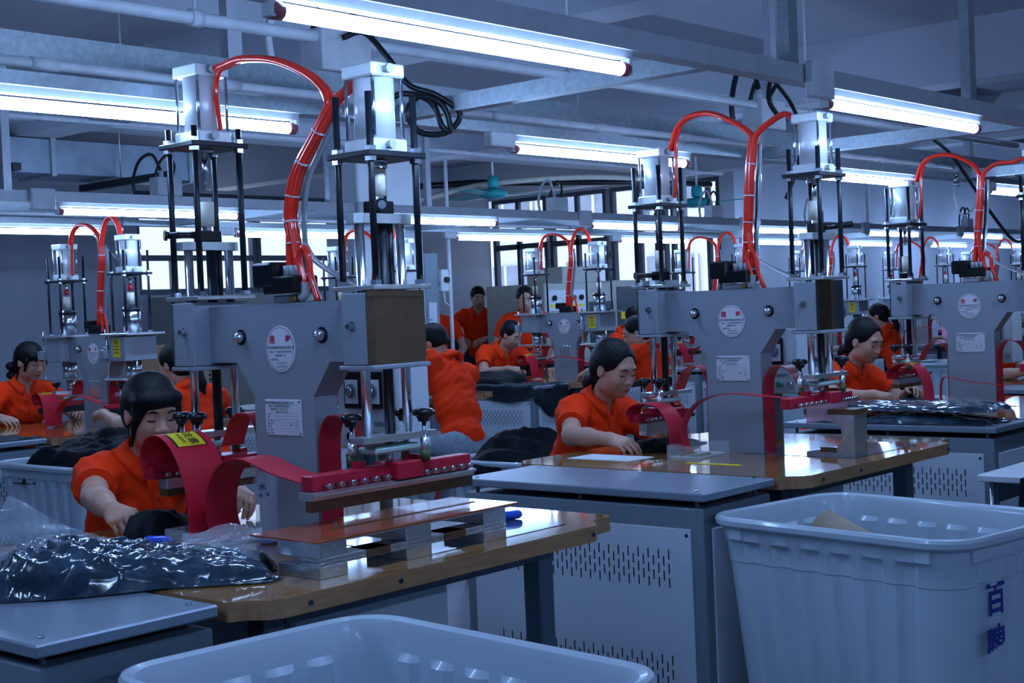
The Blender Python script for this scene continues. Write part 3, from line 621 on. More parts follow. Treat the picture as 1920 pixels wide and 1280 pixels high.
    if k == 'bar':
        MB(sc).prism([(cy - 0.055, rz0 - 0.012), (cy - 0.055, rz0 - 0.004), (cy - 0.03, rz0), (cy + 0.03, rz0), (cy + 0.03, rz0 - 0.026), (cy - 0.04, rz0 - 0.026), (cy - 0.045, rz0 - 0.012)], 0, xa - 0.02, xb + 0.02).build('electrode_bar', 'aluminium', P)
        MB(sc).box((xa - 0.015, cy - 0.035, rz0 - 0.065), (xb + 0.018, cy + 0.0, rz0 - 0.026)).build('electrode_blade', 'blade_brown', P)
    elif k == 'block':
        MB(sc).box((xa + 0.06, cy - 0.03, rz0 - 0.045), (xb, cy + 0.02, rz0), 0.003).build('electrode_block', 'aluminium_raw', P)
        MB(sc).box((xa + 0.06, cy - 0.031, rz0 - 0.07), (xb, cy + 0.018, rz0 - 0.045)).build('electrode_blade', 'blade_brown' if blade.get('brown') else 'aluminium_raw', P)
    elif k == 'acrylic':
        MB(sc).box((xa + 0.10, cy - 0.06, rz0 - 0.075), (xb - 0.08, cy - 0.05, rz0 + 0.01)).build('acrylic_guard', 'acrylic_pink', P)
    return (cx, cy, lz0, lz1, rz0, rz1)

def press_a(k, label, heads, stem, left, right, tail, belts):
    P = thing('welding_press', label, 'press', (X0[k], YA, ZT), group='large two-head welding presses of the first row')
    sc = S
    body = [(-0.172, 0), (0.172, 0), (0.172, 0.53), (0.27, 0.66), (0.44, 0.66), (0.44, 0.88), (-0.44, 0.88), (-0.44, 0.66), (-0.27, 0.66), (-0.172, 0.53)]
    MB(sc).prism(body, 0, 0, 0.115).build('press_body', 'machine_grey', P)
    for y in (0.235, -0.235): 
        b = MB(sc).cyl((-0.004, y, 0.757), (0, y, 0.757), 0.030, n=18).build('bolt_washer', 'black_plastic', P)
        MB(sc).lathe([(0.021, 0), (0.021, 0.014), (0.014, 0.028), (0, 0.032)], (-0.004, y, 0.757), (-1, 0, 0), 14).build('dome_nut', 'chrome', b)
    oval_plate(P, sc, 0.71); data_plate(P, sc, -0.105, 0.105, 0.385, 0.52)
    res = {}
    for sy, h in heads.items(): res[sy] = press_head(P, sc, sy, 0.497, **h)
    # valve block on top of the beam
    z = 0.88
    MB(sc).box((0.02, -0.13, z), (0.10, 0.06, z + 0.03), 0.004).build('valve_bracket', 'aluminium', P)
    vb = MB(sc).box((-0.03, -0.125, z + 0.035), (0.09, 0.06, z + 0.10), 0.006).build('valve_manifold', 'black_plastic', P)
    MB(sc).box((-0.035, 0.0, z + 0.06), (0.085, 0.115, z + 0.155), 0.01).build('solenoid_coil', 'black_plastic', vb)
    for i in range(3): MB(sc).cyl((0.03, -0.02 - i * 0.035, z + 0.10), (0.03, -0.02 - i * 0.035, z + 0.14), 0.016, n=10).build('hose_fitting', 'grey_plastic', vb)
    MB(sc).tube(spline([(0.02, -0.105, z + 0.02), (0.02, -0.125, z + 0.025), (0.02, -0.13, z + 0.05), (0.02, -0.132, z + 0.075)], 5), 0.018, 10).build('elbow_fitting', 'grey_plastic', vb)
    MB(sc).cyl((-0.01, -0.085, z + 0.018), (0.02, -0.085, z + 0.018), 0.014).build('silencer', 'brass', vb)
    MB(sc).tube(spline([(0.02, -0.125, z + 0.07), (0.02, -0.10, z + 0.16), (0.02, -0.125, z + 0.20), (0.02, -0.155, z + 0.17), (0.02, -0.165, z + 0.09), (0.02, -0.20, z + 0.0)], 8), 0.013, 8).build('loop_hose', 'red_hose', P)
    MB(sc).tube(spline([(0.05, -0.10, z + 0.22), (0.06, -0.15, z + 0.15), (0.08, -0.25, z + 0.09), (0.10, -0.38, z + 0.03)], 8), 0.011, 8).build('clear_air_hose', 'clear_hose', P)
    hose_bundle(P, sc, stem, left, right, 0.06, tail)
    # straps fixed to the column sides that feed the heads
    for sy, (cx, cy, lz0, lz1, rz0, rz1) in res.items():
        yc = sy * 0.180
        pts = [(0.06, yc, 0.0), (0.06, yc, 0.18), (0.06, yc, 0.34), (0.06, yc + sy * 0.012, 0.41), (0.06, yc + sy * 0.05, 0.458), (0.06, yc + sy * 0.11, 0.462), (0.06, yc + sy * 0.165, 0.43), (0.06, yc + sy * 0.20, 0.37), (0.06, yc + sy * 0.22, 0.33)]
        pts = [(p[0], p[1], min(p[2], 0.462)) for p in spline(pts, 6)]
        st = MB(sc).ribbon(pts, (0.105, 0, 0), 0.004).build('feed_strap', 'red_belt', P)
        MB(sc).cyl((0.06, yc, 0.19), (0.06, yc + sy * 0.012, 0.19), 0.012, n=6, smooth=False).build('strap_bolt', 'chrome', st)
    for i, b in enumerate(belts):
        st = MB(sc).ribbon(spline(b['pts'], 8), b.get('w', (0.15, 0, 0)), 0.004).build('feed_strap', 'red_belt', P)
        if b.get('sticker'):
            pts = spline(b['pts'], 8); j0, j1 = b['sticker']
            up = []
            for j in range(j0, j1 + 1):
                p = np.array(pts[j]); d_ = np.array(pts[min(j + 1, len(pts) - 1)]) - np.array(pts[j - 1]); nn = np.cross(np.array(b.get('w', (0.15, 0, 0))), d_); nn /= np.linalg.norm(nn) + 1e-9
                if nn[2] < 0: nn = -nn
                up.append(tuple(p + nn * 0.004))
            w = np.array(b.get('w', (0.15, 0, 0)))
            sk = MB(sc).ribbon(up, tuple(w * 0.62), 0.001).build('warning_sticker', 'label_yellow', st)
            MB(sc).ribbon([tuple(np.array(q) - (0, 0, 0.0006)) for q in up], tuple(w * 0.70), 0.001).build('sticker_border', 'label_black', sk)
            a, c = np.array(up[0]), np.array(up[-1]); mid = np.array(up[len(up) // 2]); v = (a - c); v /= np.linalg.norm(v); uu = w / np.linalg.norm(w)
            B = np.array([-v, uu, np.cross(-v, uu)]).T
            if B[2, 2] < 0: B = np.array([v, uu, np.cross(v, uu)]).T
            off = B[:, 2] * 0.003
            lettering([('注', 0.045 * sc, -0.022 * sc, 0.012 * sc), ('意', 0.045 * sc, 0.024 * sc, 0.012 * sc), ('高温危险', 0.016 * sc, 0.0, -0.028 * sc)], sk, tuple((mid + off) * sc), B, 'label_black')
    return P, res

def HD(plate, nyl, cross, low, blade, lever): return dict(plate_z=plate, nyl_z=nyl, cross_z=cross, low_z=low, blade=blade, lever=lever)
# first press (nearest)
press_a(0, 'nearest large grey two-head welding press with a long brown blade bar', {
    -1: HD(1.388, (1.24, 1.335), (1.142, 1.176), (0.377, 0.399), dict(span=(-0.32, 0.43), kind='bar'), 'ring'),
    1: HD(1.53, (1.203, 1.30), (1.107, 1.139), (0.365, 0.388), dict(span=(-0.27, 0.25), kind='block', brown=True), 'side')},
    [(-0.035, 0.99), (-0.025, 1.136), (-0.018, 1.216), (-0.062, 1.352), (-0.173, 1.479), (-0.262, 1.575)],
    [(-0.268, 1.62), (-0.235, 1.665), (-0.15, 1.725), (0.019, 1.796), (0.209, 1.83), (0.326, 1.822), (0.385, 1.815)],
    [(-0.30, 1.605), (-0.34, 1.625), (-0.385, 1.65)],
    [(0.36, 1.815), (0.392, 1.78), (0.405, 1.713), (0.395, 1.64), (0.385, 1.575)],
    [dict(pts=[(-0.19, 0.50, 0.25), (-0.19, 0.52, 0.32), (-0.19, 0.475, 0.385), (-0.19, 0.39, 0.395), (-0.19, 0.30, 0.33), (-0.19, 0.235, 0.19), (-0.20, 0.21, 0.03)], w=(0.20, 0, 0), sticker=(23, 30)),
     dict(pts=[(-0.20, 0.09, 0.015), (-0.20, 0.135, 0.08), (-0.20, 0.14, 0.17), (-0.20, 0.10, 0.26), (-0.20, 0.02, 0.315), (-0.21, -0.10, 0.325), (-0.23, -0.27, 0.29), (-0.24, -0.44, 0.265)], w=(0.14, 0, 0))])
# second press
press_a(1, 'second large grey two-head welding press behind the seated woman at centre', {
    -1: HD(1.46, (1.22, 1.32), (1.118, 1.152), (0.40, 0.422), dict(span=(-0.30, 0.30), kind='acrylic'), 'right'),
    1: HD(1.38, (1.02, 1.12), (0.915, 0.95), (0.30, 0.322), dict(span=(-0.24, 0.22), kind='block'), 'side')},
    [(-0.088, 0.99), (-0.085, 1.171), (-0.094, 1.285), (-0.112, 1.485), (-0.136, 1.654)],
    [(-0.142, 1.70), (-0.071, 1.762), (0.095, 1.845), (0.234, 1.851), (0.326, 1.80), (0.385, 1.675)],
    [(-0.165, 1.71), (-0.236, 1.756), (-0.335, 1.79), (-0.40, 1.73)],
    [(0.326, 1.79), (0.354, 1.722), (0.36, 1.60), (0.37, 1.46), (0.385, 1.41)],
    [dict(pts=[(-0.22, 0.50, 0.17), (-0.22, 0.52, 0.235), (-0.22, 0.44, 0.275), (-0.22, 0.31, 0.255), (-0.23, 0.235, 0.16), (-0.24, 0.22, 0.03)], w=(0.14, 0, 0)),
     dict(pts=[(-0.26, 0.12, 0.015), (-0.26, 0.155, 0.09), (-0.26, 0.15, 0.18), (-0.26, 0.06, 0.285), (-0.26, -0.12, 0.335), (-0.25, -0.33, 0.325), (-0.24, -0.45, 0.315)], w=(0.06, 0, 0))])
# third press
press_a(2, 'third large grey two-head welding press at the right picture edge', {
    -1: HD(1.46, (1.22, 1.32), (1.118, 1.152), (0.40, 0.422), dict(span=(-0.30, 0.30), kind='acrylic'), 'ring'),
    1: HD(1.33, (0.99, 1.09), (0.885, 0.92), (0.345, 0.367), dict(span=(-0.24, 0.24), kind='block', brown=True), 'ring')},
    [(-0.05, 0.99), (-0.05, 1.171), (-0.06, 1.285), (-0.08, 1.485), (-0.09, 1.60)],
    [(-0.085, 1.65), (-0.03, 1.72), (0.10, 1.79), (0.234, 1.80), (0.33, 1.75), (0.385, 1.63)],
    [(-0.12, 1.66), (-0.20, 1.70), (-0.31, 1.70), (-0.385, 1.72)],
    [(0.326, 1.75), (0.354, 1.67), (0.36, 1.55), (0.37, 1.42), (0.385, 1.36)],
    [dict(pts=[(-0.22, 0.50, 0.21), (-0.22, 0.50, 0.26), (-0.22, 0.42, 0.315), (-0.22, 0.31, 0.305), (-0.23, 0.235, 0.20), (-0.24, 0.21, 0.03)], w=(0.16, 0, 0), sticker=(17, 23)),
     dict(pts=[(-0.26, 0.10, 0.015), (-0.26, 0.12, 0.10), (-0.26, 0.09, 0.22), (-0.26, -0.05, 0.20), (-0.25, -0.30, 0.17), (-0.24, -0.45, 0.18)], w=(0.03, 0, 0))])

# control boxes on posts behind each press column
def control_box(k, label, z0=0.20):
    t = thing('control_box', label, 'control box', (X0[k] + 0.35, YA + 0.05, ZT), group='control boxes behind the presses')
    MB().box((0, -0.13, z0), (0.13, 0.13, z0 + 0.27), 0.006).build('housing', 'cabinet_panel', t)
    MB().cyl((0.06, 0, 0), (0.06, 0, z0), 0.02).build('post', 'cabinet_grey', t)
    for y in (0.055, -0.035):
        d_ = MB().box((-0.008, y - 0.036, z0 + 0.12), (0, y + 0.036, z0 + 0.23), 0.003).build('timer', 'black_plastic', t)
        MB().box((-0.011, y - 0.026, z0 + 0.135), (-0.008, y + 0.026, z0 + 0.205)).build('timer_face', 'white_label', d_)
        MB().cyl((-0.011, y, z0 + 0.172), (-0.013, y, z0 + 0.172), 0.021, n=20).build('timer_ring', 'cabinet_grey', d_)
        MB().cyl((-0.013, y, z0 + 0.172), (-0.025, y, z0 + 0.172), 0.012, n=16).build('timer_dial', 'chrome', d_)
    MB().box((-0.004, -0.115, z0 + 0.13), (0, -0.085, z0 + 0.22)).build('display', 'white_label', t)
    for i, (y, m) in enumerate(((0.06, 'black_plastic'), (0.01, 'black_plastic'), (-0.05, 'green_glass'), (-0.10, 'chrome'))):
        MB().cyl((-0.02, y, z0 + 0.04), (0, y, z0 + 0.04), 0.013, n=12).build('push_button', m, t)
    lettering([('焊接', 0.014, -0.055, 0), ('时间', 0.014, -0.005, 0), ('电源指示', 0.014, 0.055, 0)], t, (-0.001, 0, z0 + 0.075), FACE_MX, 'label_ink')
    MB().cyl((-0.004, -0.122, z0 + 0.26), (0, -0.122, z0 + 0.26), 0.005, n=8).build('screw', 'chrome', t)
control_box(0, 'white control box with timer dials behind the nearest press')
control_box(1, 'white control box with timer dials behind the second press')
control_box(2, 'white control box with timer dials behind the third press')
# ================================================================== work tables and generator cabinets
def work_table(k, yc, label, group, mirror=False):
    t = thing('work_table', label, 'table', (X0[k], yc, ZT), group=group)
    def poly(e=0.0):
        xs = [(-0.635, -0.56), (-0.60, -0.575), (-0.575, -0.615), (-0.54, -0.632), (0.53, -0.632), (0.565, -0.61), (0.60, -0.57), (0.69, -0.56), (0.705, -0.545)]
        return [(x, y + e) for x, y in xs] + [(x, -y - e) for x, y in xs[::-1]]
    MB().prism(poly(), 2, -0.042, -0.001).build('tabletop', 'table_edge', t)
    MB().prism(poly(0.002), 2, -0.001, 0.0).build('laminate', 'tabletop_face', t)
    for x, y in ((-0.45, -0.45), (0.50, -0.45), (-0.45, 0.45), (0.50, 0.45)): MB().box((x - 0.03, y - 0.03, -ZT), (x + 0.03, y + 0.03, -0.042), 0.003).build('leg', 'table_steel', t)
    MB().box((-0.42, -0.48, -0.10), (0.47, -0.44, -0.042), 0.003).build('apron', 'table_steel', t)
    MB().box((-0.42, 0.44, -0.10), (0.47, 0.48, -0.042), 0.003).build('apron', 'table_steel', t)
    for x in (-0.47, -0.20, 0.52, 0.60): MB().cyl((x, -0.636 if x < 0.55 else -0.57, -0.022), (x, -0.62 if x < 0.55 else -0.555, -0.022), 0.006, n=10).build('edge_screw', 'slot_dark', t)
    MB().box((-0.25, -0.30, -0.55), (0.30, 0.30, -0.12), 0.01).build('generator_case', 'cabinet_panel', t)
    return t
def cabinet(k, yc, label, group, vents_y=False):
    t = thing('generator_cabinet', label, 'cabinet', (X0[k] - 0.855, yc - 0.036, 0), group=group)
    hx, hy = 0.205, 0.505
    MB().box((-hx - 0.015, -hy - 0.015, ZT - 0.026), (hx - 0.005, hy + 0.015, ZT), 0.004).build('top_plate', 'cabinet_top', t)
    for x in (-hx + 0.03, hx - 0.04):
        for y in (-hy + 0.04, 0.0, hy - 0.04):
            MB().cyl((x, y, ZT - 0.050), (x, y, ZT - 0.026), 0.007, n=8).build('spacer', 'cabinet_grey', t)
            MB().cyl((x, y, ZT), (x, y, ZT + 0.004), 0.007, n=8).build('plate_screw', 'chrome', t)
    bz = ZT - 0.050
    MB().box((-hx, -hy, 0.05), (hx - 0.01, hy, bz), 0.004).build('body', 'cabinet_grey', t)
    px = MB().box((-hx - 0.006, -hy + 0.045, 0.10), (-hx + 0.001, hy - 0.045, bz - 0.065), 0.002).build('end_panel', 'cabinet_panel', t)
    py = MB().box((-hx + 0.045, -hy - 0.006, 0.10), (hx - 0.055, -hy + 0.001, bz - 0.065), 0.002).build('side_door', 'cabinet_panel', t)
    for y in (-hy + 0.06, hy - 0.06): MB().cyl((-hx - 0.008, y, bz - 0.085), (-hx - 0.006, y, bz - 0.085), 0.006, n=10).build('panel_screw', 'slot_dark', px)
    m = MB(); 
    for zb, rows in ((0.455, 5), (0.12, 5)):
        for r in range(rows):
            for c in range(19):
                y = -0.375 + c * 0.0395 + (0.01975 if r % 2 else 0); z = zb + r * 0.0225
                m.box((-hx - 0.0068, y - 0.0022, z), (-hx - 0.0058, y + 0.0022, z + 0.031))
    v = m.build('vent_slots', 'slot_dark', px); v['kind'] = 'stuff'
    MB().box((hx - 0.10, -hy - 0.0075, 0.33), (hx - 0.07, -hy - 0.0055, 0.45), 0.004).build('recessed_handle', 'slot_dark', py)
    if vents_y:
        m = MB()
        for zb in (0.455, 0.15):
            for r in range(5):
                for c in range(7):
                    x = -0.06 + c * 0.03 + (0.015 if r % 2 else 0) - 0.06
                    m.box((x - 0.002, -hy - 0.0068, zb + r * 0.0225), (x + 0.002, -hy - 0.0058, zb + r * 0.0225 + 0.031))
        v = m.build('vent_slots', 'slot_dark', py); v['kind'] = 'stuff'
    for x in (-hx + 0.04, hx - 0.05):
        for y in (-hy + 0.05, hy - 0.05): MB().cyl((x, y, 0), (x, y, 0.05), 0.02).build('foot', 'black_plastic', t)
    return t
for k, tl, cl in ((0, 'wooden work table of the nearest press with jig blocks on it', 'grey generator cabinet at lower left with a plastic bag on top'), (1, 'wooden work table of the second press', 'grey generator cabinet at centre with a bare top and vent slots'),
                  (2, 'wooden work table of the third press behind the plastic bags', 'grey generator cabinet under the stacked plastic bags at right'), (3, 'wooden work table past the third press at the right edge', 'grey generator cabinet behind the column of the third press')):
    work_table(k, YA, tl, 'work tables of the first press row'); cabinet(k, YA, cl, 'generator cabinets of the first press row')
ordn = ['', 'first', 'second', 'third', 'fourth', 'fifth', 'sixth', 'seventh']
for k in range(1, 8):
    work_table(k, YB, '%s work table from the left in the far press row' % ordn[k], 'work tables of the far press row')
    cabinet(k, YB, '%s generator cabinet from the left in the far press row' % ordn[k], 'generator cabinets of the far press row', True)

# ================================================================== far press row: smaller presses with polished cylinders
def press_b():
    P = thing('welding_press', 'first small grey welding press from the left in the far row', 'press', (X0[1], YB, ZT), group='small two-head welding presses of the far row')
    MB().prism([(-0.125, 0), (0.125, 0), (0.125, 0.29), (0.19, 0.38), (0.30, 0.38), (0.30, 0.535), (-0.30, 0.535), (-0.30, 0.38), (-0.19, 0.38), (-0.125, 0.29)], 0, 0, 0.10).build('press_body', 'machine_grey', P)
    for y in (0.15, -0.15):
        b = MB().cyl((-0.004, y, 0.46), (0, y, 0.46), 0.021, n=14).build('bolt_washer', 'black_plastic', P)
        MB().lathe([(0.015, 0), (0.015, 0.01), (0.01, 0.018), (0, 0.022)], (-0.004, y, 0.46), (-1, 0, 0), 12).build('dome_nut', 'chrome', b)
    oval_plate(P, S, 0.60)
    MB().box((-0.004, -0.06, 0.17), (0, 0.06, 0.27), 0.002).build('data_plate', 'aluminium_raw', P)
    for sy in (1, -1):
        cx, cy = 0.05, sy * 0.345
        hb = MB().box((-0.06, cy - 0.08, 0.385), (0.16, cy + 0.08, 0.53), 0.004).build('head_box', 'machine_grey', P)
        if sy < 0:
            sk = MB().box((-0.0625, cy - 0.035, 0.41), (-0.06, cy + 0.035, 0.515)).build('warning_sticker', 'label_yellow', hb)
            lettering([('警告', 0.024, 0, 0.035), ('高压危险', 0.013, 0, 0.012), ('请勿触摸电极', 0.010, 0, -0.005), ('注意安全', 0.013, 0, -0.024)], sk, (-0.0632, cy, 0.46), FACE_MX, 'label_black')
        MB().box((cx - 0.13, cy - 0.14, 0.535), (cx + 0.13, cy + 0.14, 0.548), 0.002).build('head_top_plate', 'aluminium', P)
        MB().box((-0.09, cy + 0.09, 0.40), (-0.02, cy + 0.135, 0.455), 0.004).build('guide_bracket', 'machine_grey', P)
        MB().cyl((-0.055, cy + 0.112, 0.28), (-0.055, cy + 0.112, 0.575), 0.008, n=10).build('guide_rod', 'chrome', P)
        MB().cyl((0.02, cy - 0.075, 0.28), (0.02, cy - 0.075, 0.385), 0.007, n=10).build('guide_rod', 'chrome', P)
        MB().box((-0.07, cy - 0.09, 0.272), (0.10, cy + 0.13, 0.283), 0.002).build('guide_plate', 'aluminium', P)
        pz = 0.885 if sy > 0 else 0.90
        MB().box((cx - 0.10, cy - 0.085, pz - 0.012), (cx + 0.10, cy + 0.085, pz), 0.002).build('cylinder_plate', 'black_steel', P)
        for u in (-1, 1):
            for v in (-1, 1):
                x, y = cx + u * 0.082, cy + v * 0.066
                MB().cyl((x, y, 0.548), (x, y, 1.03), 0.0075, n=8).build('threaded_rod', 'black_steel', P)
                [nut(MB(), x, y, zz_, 0.014, 0.01).build('hex_nut', 'chrome', P) for zz_ in (pz, pz - 0.022, 0.549)]
        air_cylinder(P, S, cx / S, cy / S, pz / S, 0.215)
        MB().cyl((cx, cy, 0.80), (cx, cy, pz - 0.012), 0.009).cyl((cx, cy, pz - 0.03), (cx, cy, pz - 0.012), 0.022).build('piston_rod', 'chrome', P)
        MB().cyl((cx, cy, 0.795), (cx, cy, 0.83), 0.014, n=12).build('rod_tip', 'red_paint', P)
        MB().cyl((cx, cy, 0.715), (cx, cy, 0.785), 0.022, n=16).build('nylon_bush', 'nylon', P)
        MB().cyl((cx, cy, 0.548), (cx, cy, 0.70), 0.052, n=24).build('polished_cylinder', 'chrome', P)
        MB().cyl((cx, cy, 0.675), (cx, cy, 0.69), 0.055, n=24).build('collar', 'black_steel', P)
        MB().cyl((cx, cy, 0.28), (cx, cy, 0.385), 0.046, n=24).cyl((cx, cy, 0.20), (cx, cy, 0.28), 0.026, n=18).build('plunger', 'chrome', P)
        MB().prism([(cx - 0.12, cy - 0.025), (cx - 0.03, cy - 0.055), (cx + 0.06, cy - 0.055), (cx + 0.13, cy - 0.025), (cx + 0.13, cy + 0.025), (cx + 0.06, cy + 0.055), (cx - 0.03, cy + 0.055), (cx - 0.12, cy + 0.025)], 2, 0.185, 0.205).build('carrier_plate', 'aluminium', P)
        for u in (-0.1, 0.1):
            kn = MB().lathe([(0.0, 0.055), (0.024, 0.053), (0.028, 0.045), (0.02, 0.035), (0.012, 0.025), (0, 0.025)], (cx + u, cy, 0.205), n=12).build('star_knob', 'black_plastic', P)
            MB().cyl((cx + u, cy, 0.13), (cx + u, cy, 0.235), 0.006, n=8).build('knob_stud', 'chrome', kn)
        MB().box((cx - 0.08, cy - 0.04, 0.155), (cx + 0.08, cy + 0.04, 0.17), 0.004).build('insulating_plate', 'glass_epoxy', P)
        MB().box((cx - 0.20, cy - 0.028, 0.115), (cx + 0.20, cy + 0.028, 0.14), 0.003).build('holder_arm', 'red_paint', P)
        MB().box((cx - 0.22, cy - 0.035, 0.075), (cx + 0.22, cy + 0.02, 0.112), 0.003).build('electrode_bar', 'black_steel', P)
        yc = sy * 0.132
        pts = [(0.05, yc, 0.0), (0.05, yc, 0.12), (0.05, yc, 0.20), (0.05, yc + sy * 0.02, 0.255), (0.05, yc + sy * 0.07, 0.268), (0.05, yc + sy * 0.12, 0.235), (0.05, yc + sy * 0.14, 0.18)]
        MB().ribbon(spline(pts, 6), (0.08, 0, 0), 0.003).build('feed_strap', 'red_belt', P)
    st = MB().ribbon(spline([(-0.15, 0.35, 0.13), (-0.16, 0.36, 0.18), (-0.16, 0.30, 0.205), (-0.17, 0.23, 0.17), (-0.18, 0.19, 0.08), (-0.18, 0.18, 0.01)], 8), (0.11, 0, 0), 0.003).build('feed_strap', 'red_belt', P)
    MB().box((-0.20, 0.265, 0.197), (-0.13, 0.31, 0.2055)).build('warning_sticker', 'label_yellow', st)
    MB().ribbon(spline([(-0.18, 0.12, 0.01), (-0.18, 0.12, 0.08), (-0.17, 0.05, 0.155), (-0.16, -0.1, 0.19), (-0.15, -0.30, 0.15)], 8), (0.05, 0, 0), 0.003).build('feed_strap', 'red_belt', P)
    vb = MB().box((0.0, -0.08, 0.55), (0.08, 0.05, 0.60), 0.004).build('valve_manifold', 'black_plastic', P)
    MB().box((0.01, -0.09, 0.535), (0.07, 0.06, 0.55)).build('valve_bracket', 'aluminium', P)
    MB().box((0.0, 0.02, 0.58), (0.07, 0.09, 0.63), 0.004).build('solenoid_coil', 'black_plastic', vb)
    MB().tube(spline([(0.02, -0.08, 0.56), (0.02, -0.075, 0.64), (0.02, -0.10, 0.67), (0.02, -0.12, 0.63), (0.02, -0.13, 0.54)], 8), 0.009, 8).build('loop_hose', 'red_hose', P)
    q = 1 / S
    hose_bundle(P, S, [(y * q, z * q) for y, z in ((-0.02, 0.60), (-0.02, 0.72), (-0.04, 0.86), (-0.06, 0.98), (-0.06, 1.08))], [(y * q, z * q) for y, z in ((-0.04, 1.14), (0.05, 1.20), (0.16, 1.215), (0.23, 1.18), (0.27, 1.10))],
                [(y * q, z * q) for y, z in ((-0.08, 1.15), (-0.12, 1.22), (-0.18, 1.24), (-0.24, 1.19), (-0.27, 1.10))], 0.05 * q, [(y * q, z * q) for y, z in ((0.25, 1.13), (0.262, 1.05), (0.268, 0.95), (0.27, 0.91))])
    return P
pb = press_b()
for k in range(2, 8):
    c = copy_tree(pb, None, '%s small grey welding press from the left in the far row' % ordn[k]); c.location = (X0[k], YB, ZT)

# ================================================================== white plastic tubs
def tub(name, cx, cy, rot, LX, LY, H, label, group='white plastic tubs on the shop floor', mark=None, taper=0.86):
    t = thing(name, label, 'bin', (cx, cy, 0), rot, group)
    per = []; R = 0.09; nC = 8
    def loop(hx, hy, r, mod, amp):
        pts = []; s = 0.0; corners = [(hx - r, hy - r, 0), (-hx + r, hy - r, 90), (-hx + r, -hy + r, 180), (hx - r, -hy + r, 270)]
        out = []
        for ci, (x, y, a0) in enumerate(corners):
            for j in range(nC + 1):
                a = math.radians(a0 + 90 * j / nC); out.append((x + r * math.cos(a), y + r * math.sin(a), math.cos(a), math.sin(a), -1))
            x2, y2, _ = corners[(ci + 1) % 4]; a = math.radians(a0 + 90); px, py = x + r * math.cos(a), y + r * math.sin(a); qx, qy = x2 + r * math.cos(a), y2 + r * math.sin(a)
            nseg = 24 if ci % 2 == 0 else 36
            for j in range(1, nseg):
                u = j / nseg; out.append((px + (qx - px) * u, py + (qy - py) * u, math.cos(a), math.sin(a), (j - 1) % 6))
        return [(x + nx * (amp * (1 if k in (1, 2, 3) else 0) if mod else 0), y + ny * (amp * (1 if k in (1, 2, 3) else 0) if mod else 0)) for x, y, nx, ny, k in out]
    hx, hy = LX / 2, LY / 2; rows = []
    def at(z, off, mod, amp=-0.014, r=R):
        f = taper + (1 - taper) * z / H; return [(x, y, z) for x, y in loop((hx - 0.03) * f + off, (hy - 0.03) * f + off, max(0.02, r + off), mod, amp)]
    w = 0.008
    rows.append(at(0.06, -0.03, False)); rows.append(at(0.07, 0, True)); rows.append(at(H * 0.80, 0, True)); rows.append(at(H * 0.805, 0.003, True)); rows.append(at(H * 0.885, 0.003, True)); rows.append(at(H * 0.90, 0.008, False)); rows.append(at(H * 0.955, 0.008, False))
    rows.append(at(H * 0.955, 0.022, False)); rows.append(at(H * 0.965, 0.030, False)); rows.append(at(H * 0.985, 0.031, False)); rows.append(at(H * 0.997, 0.025, False)); rows.append(at(H, 0.014, False)); rows.append(at(H * 0.992, 0.0, False)); rows.append(at(H * 0.97, -0.006, False))
    rows.append(at(H * 0.905, -0.010, False)); rows.append(at(H * 0.885, -w - 0.004, True)); rows.append(at(0.10, -w, True)); rows.append(at(0.085, -0.03, False))
    n = len(rows[0]); V = [p for r in rows for p in r]; F = []
    for j in range(len(rows) - 1):
        for i in range(n): F.append((j * n + i, j * n + (i + 1) % n, (j + 1) * n + (i + 1) % n, (j + 1) * n + i))
    F.append(tuple(range(n))[::-1]); F.append(tuple((len(rows) - 1) * n + i for i in range(n)))
    sh_ = MB().add(V, F, True).build('tub_shell', 'bin_plastic', t); sh_.data.set_sharp_from_angle(angle=0.5)
    for sx in (-1, 1):
        for sy in (-1, 1):
            MB().box((sx * (hx - 0.15), sy * (hy - 0.024) - 0.006, H * 0.90), (sx * (hx - 0.10), sy * (hy - 0.024) + 0.006, H * 0.96), 0.003).build('rim_lug', 'bin_plastic', t)
            MB().box((sx * (hx - 0.024) - 0.006, sy * (hy - 0.15), H * 0.90), (sx * (hx - 0.024) + 0.006, sy * (hy - 0.10), H * 0.96), 0.003).build('rim_lug', 'bin_plastic', t)
            c_ = MB().cyl((sx * (hx * 0.62), sy * hy * 0.66 - 0.012, 0.032), (sx * (hx * 0.62), sy * hy * 0.66 + 0.012, 0.032), 0.032, n=14).build('caster', 'black_plastic', t)
    if mark:
        x, y, z, B, sz = mark
        lettering([('百', sz, 0, sz * 0.62), ('啤', sz, -sz * 0.05, -sz * 0.62)], t, (x, y, z), B, 'label_blue', bold=0.03)
    return t
H1 = 0.70
tub('plastic_tub', 1.745, 1.887, math.radians(-4.6), 0.667, 0.89, H1, 'empty white plastic tub at the bottom edge, nearest to the camera')
f2 = 0.86 + 0.14 * 0.45
tub('plastic_tub', 3.84, 1.92, math.radians(-8.5), 0.66, 0.895, H1, 'white plastic tub at lower right holding a kraft paper roll', mark=(-0.09, -(0.4475 - 0.03) * 0.945 - 0.0105, 0.45, FACE_MY, 0.095))
tub('plastic_tub', 3.86, 6.20, 0, 0.67, 0.85, H1, 'white plastic tub heaped with black cloth at the left edge')
tub('plastic_tub', 9.45, 5.65, math.radians(4), 0.7, 0.9, H1, 'white plastic tub with blue marks behind the second press column', mark=(-0.335, -0.15, 0.45, FACE_MX, 0.085))
tub('plastic_tub', 12.55, 5.45, 0, 0.7, 0.9, H1, 'white plastic tub in front of the woman with the ponytail')
tub('plastic_tub', 5.28, 4.62, 0, 0.55, 0.62, 0.62, 'white plastic tub with a black cloth heap beyond the bare cabinet top')
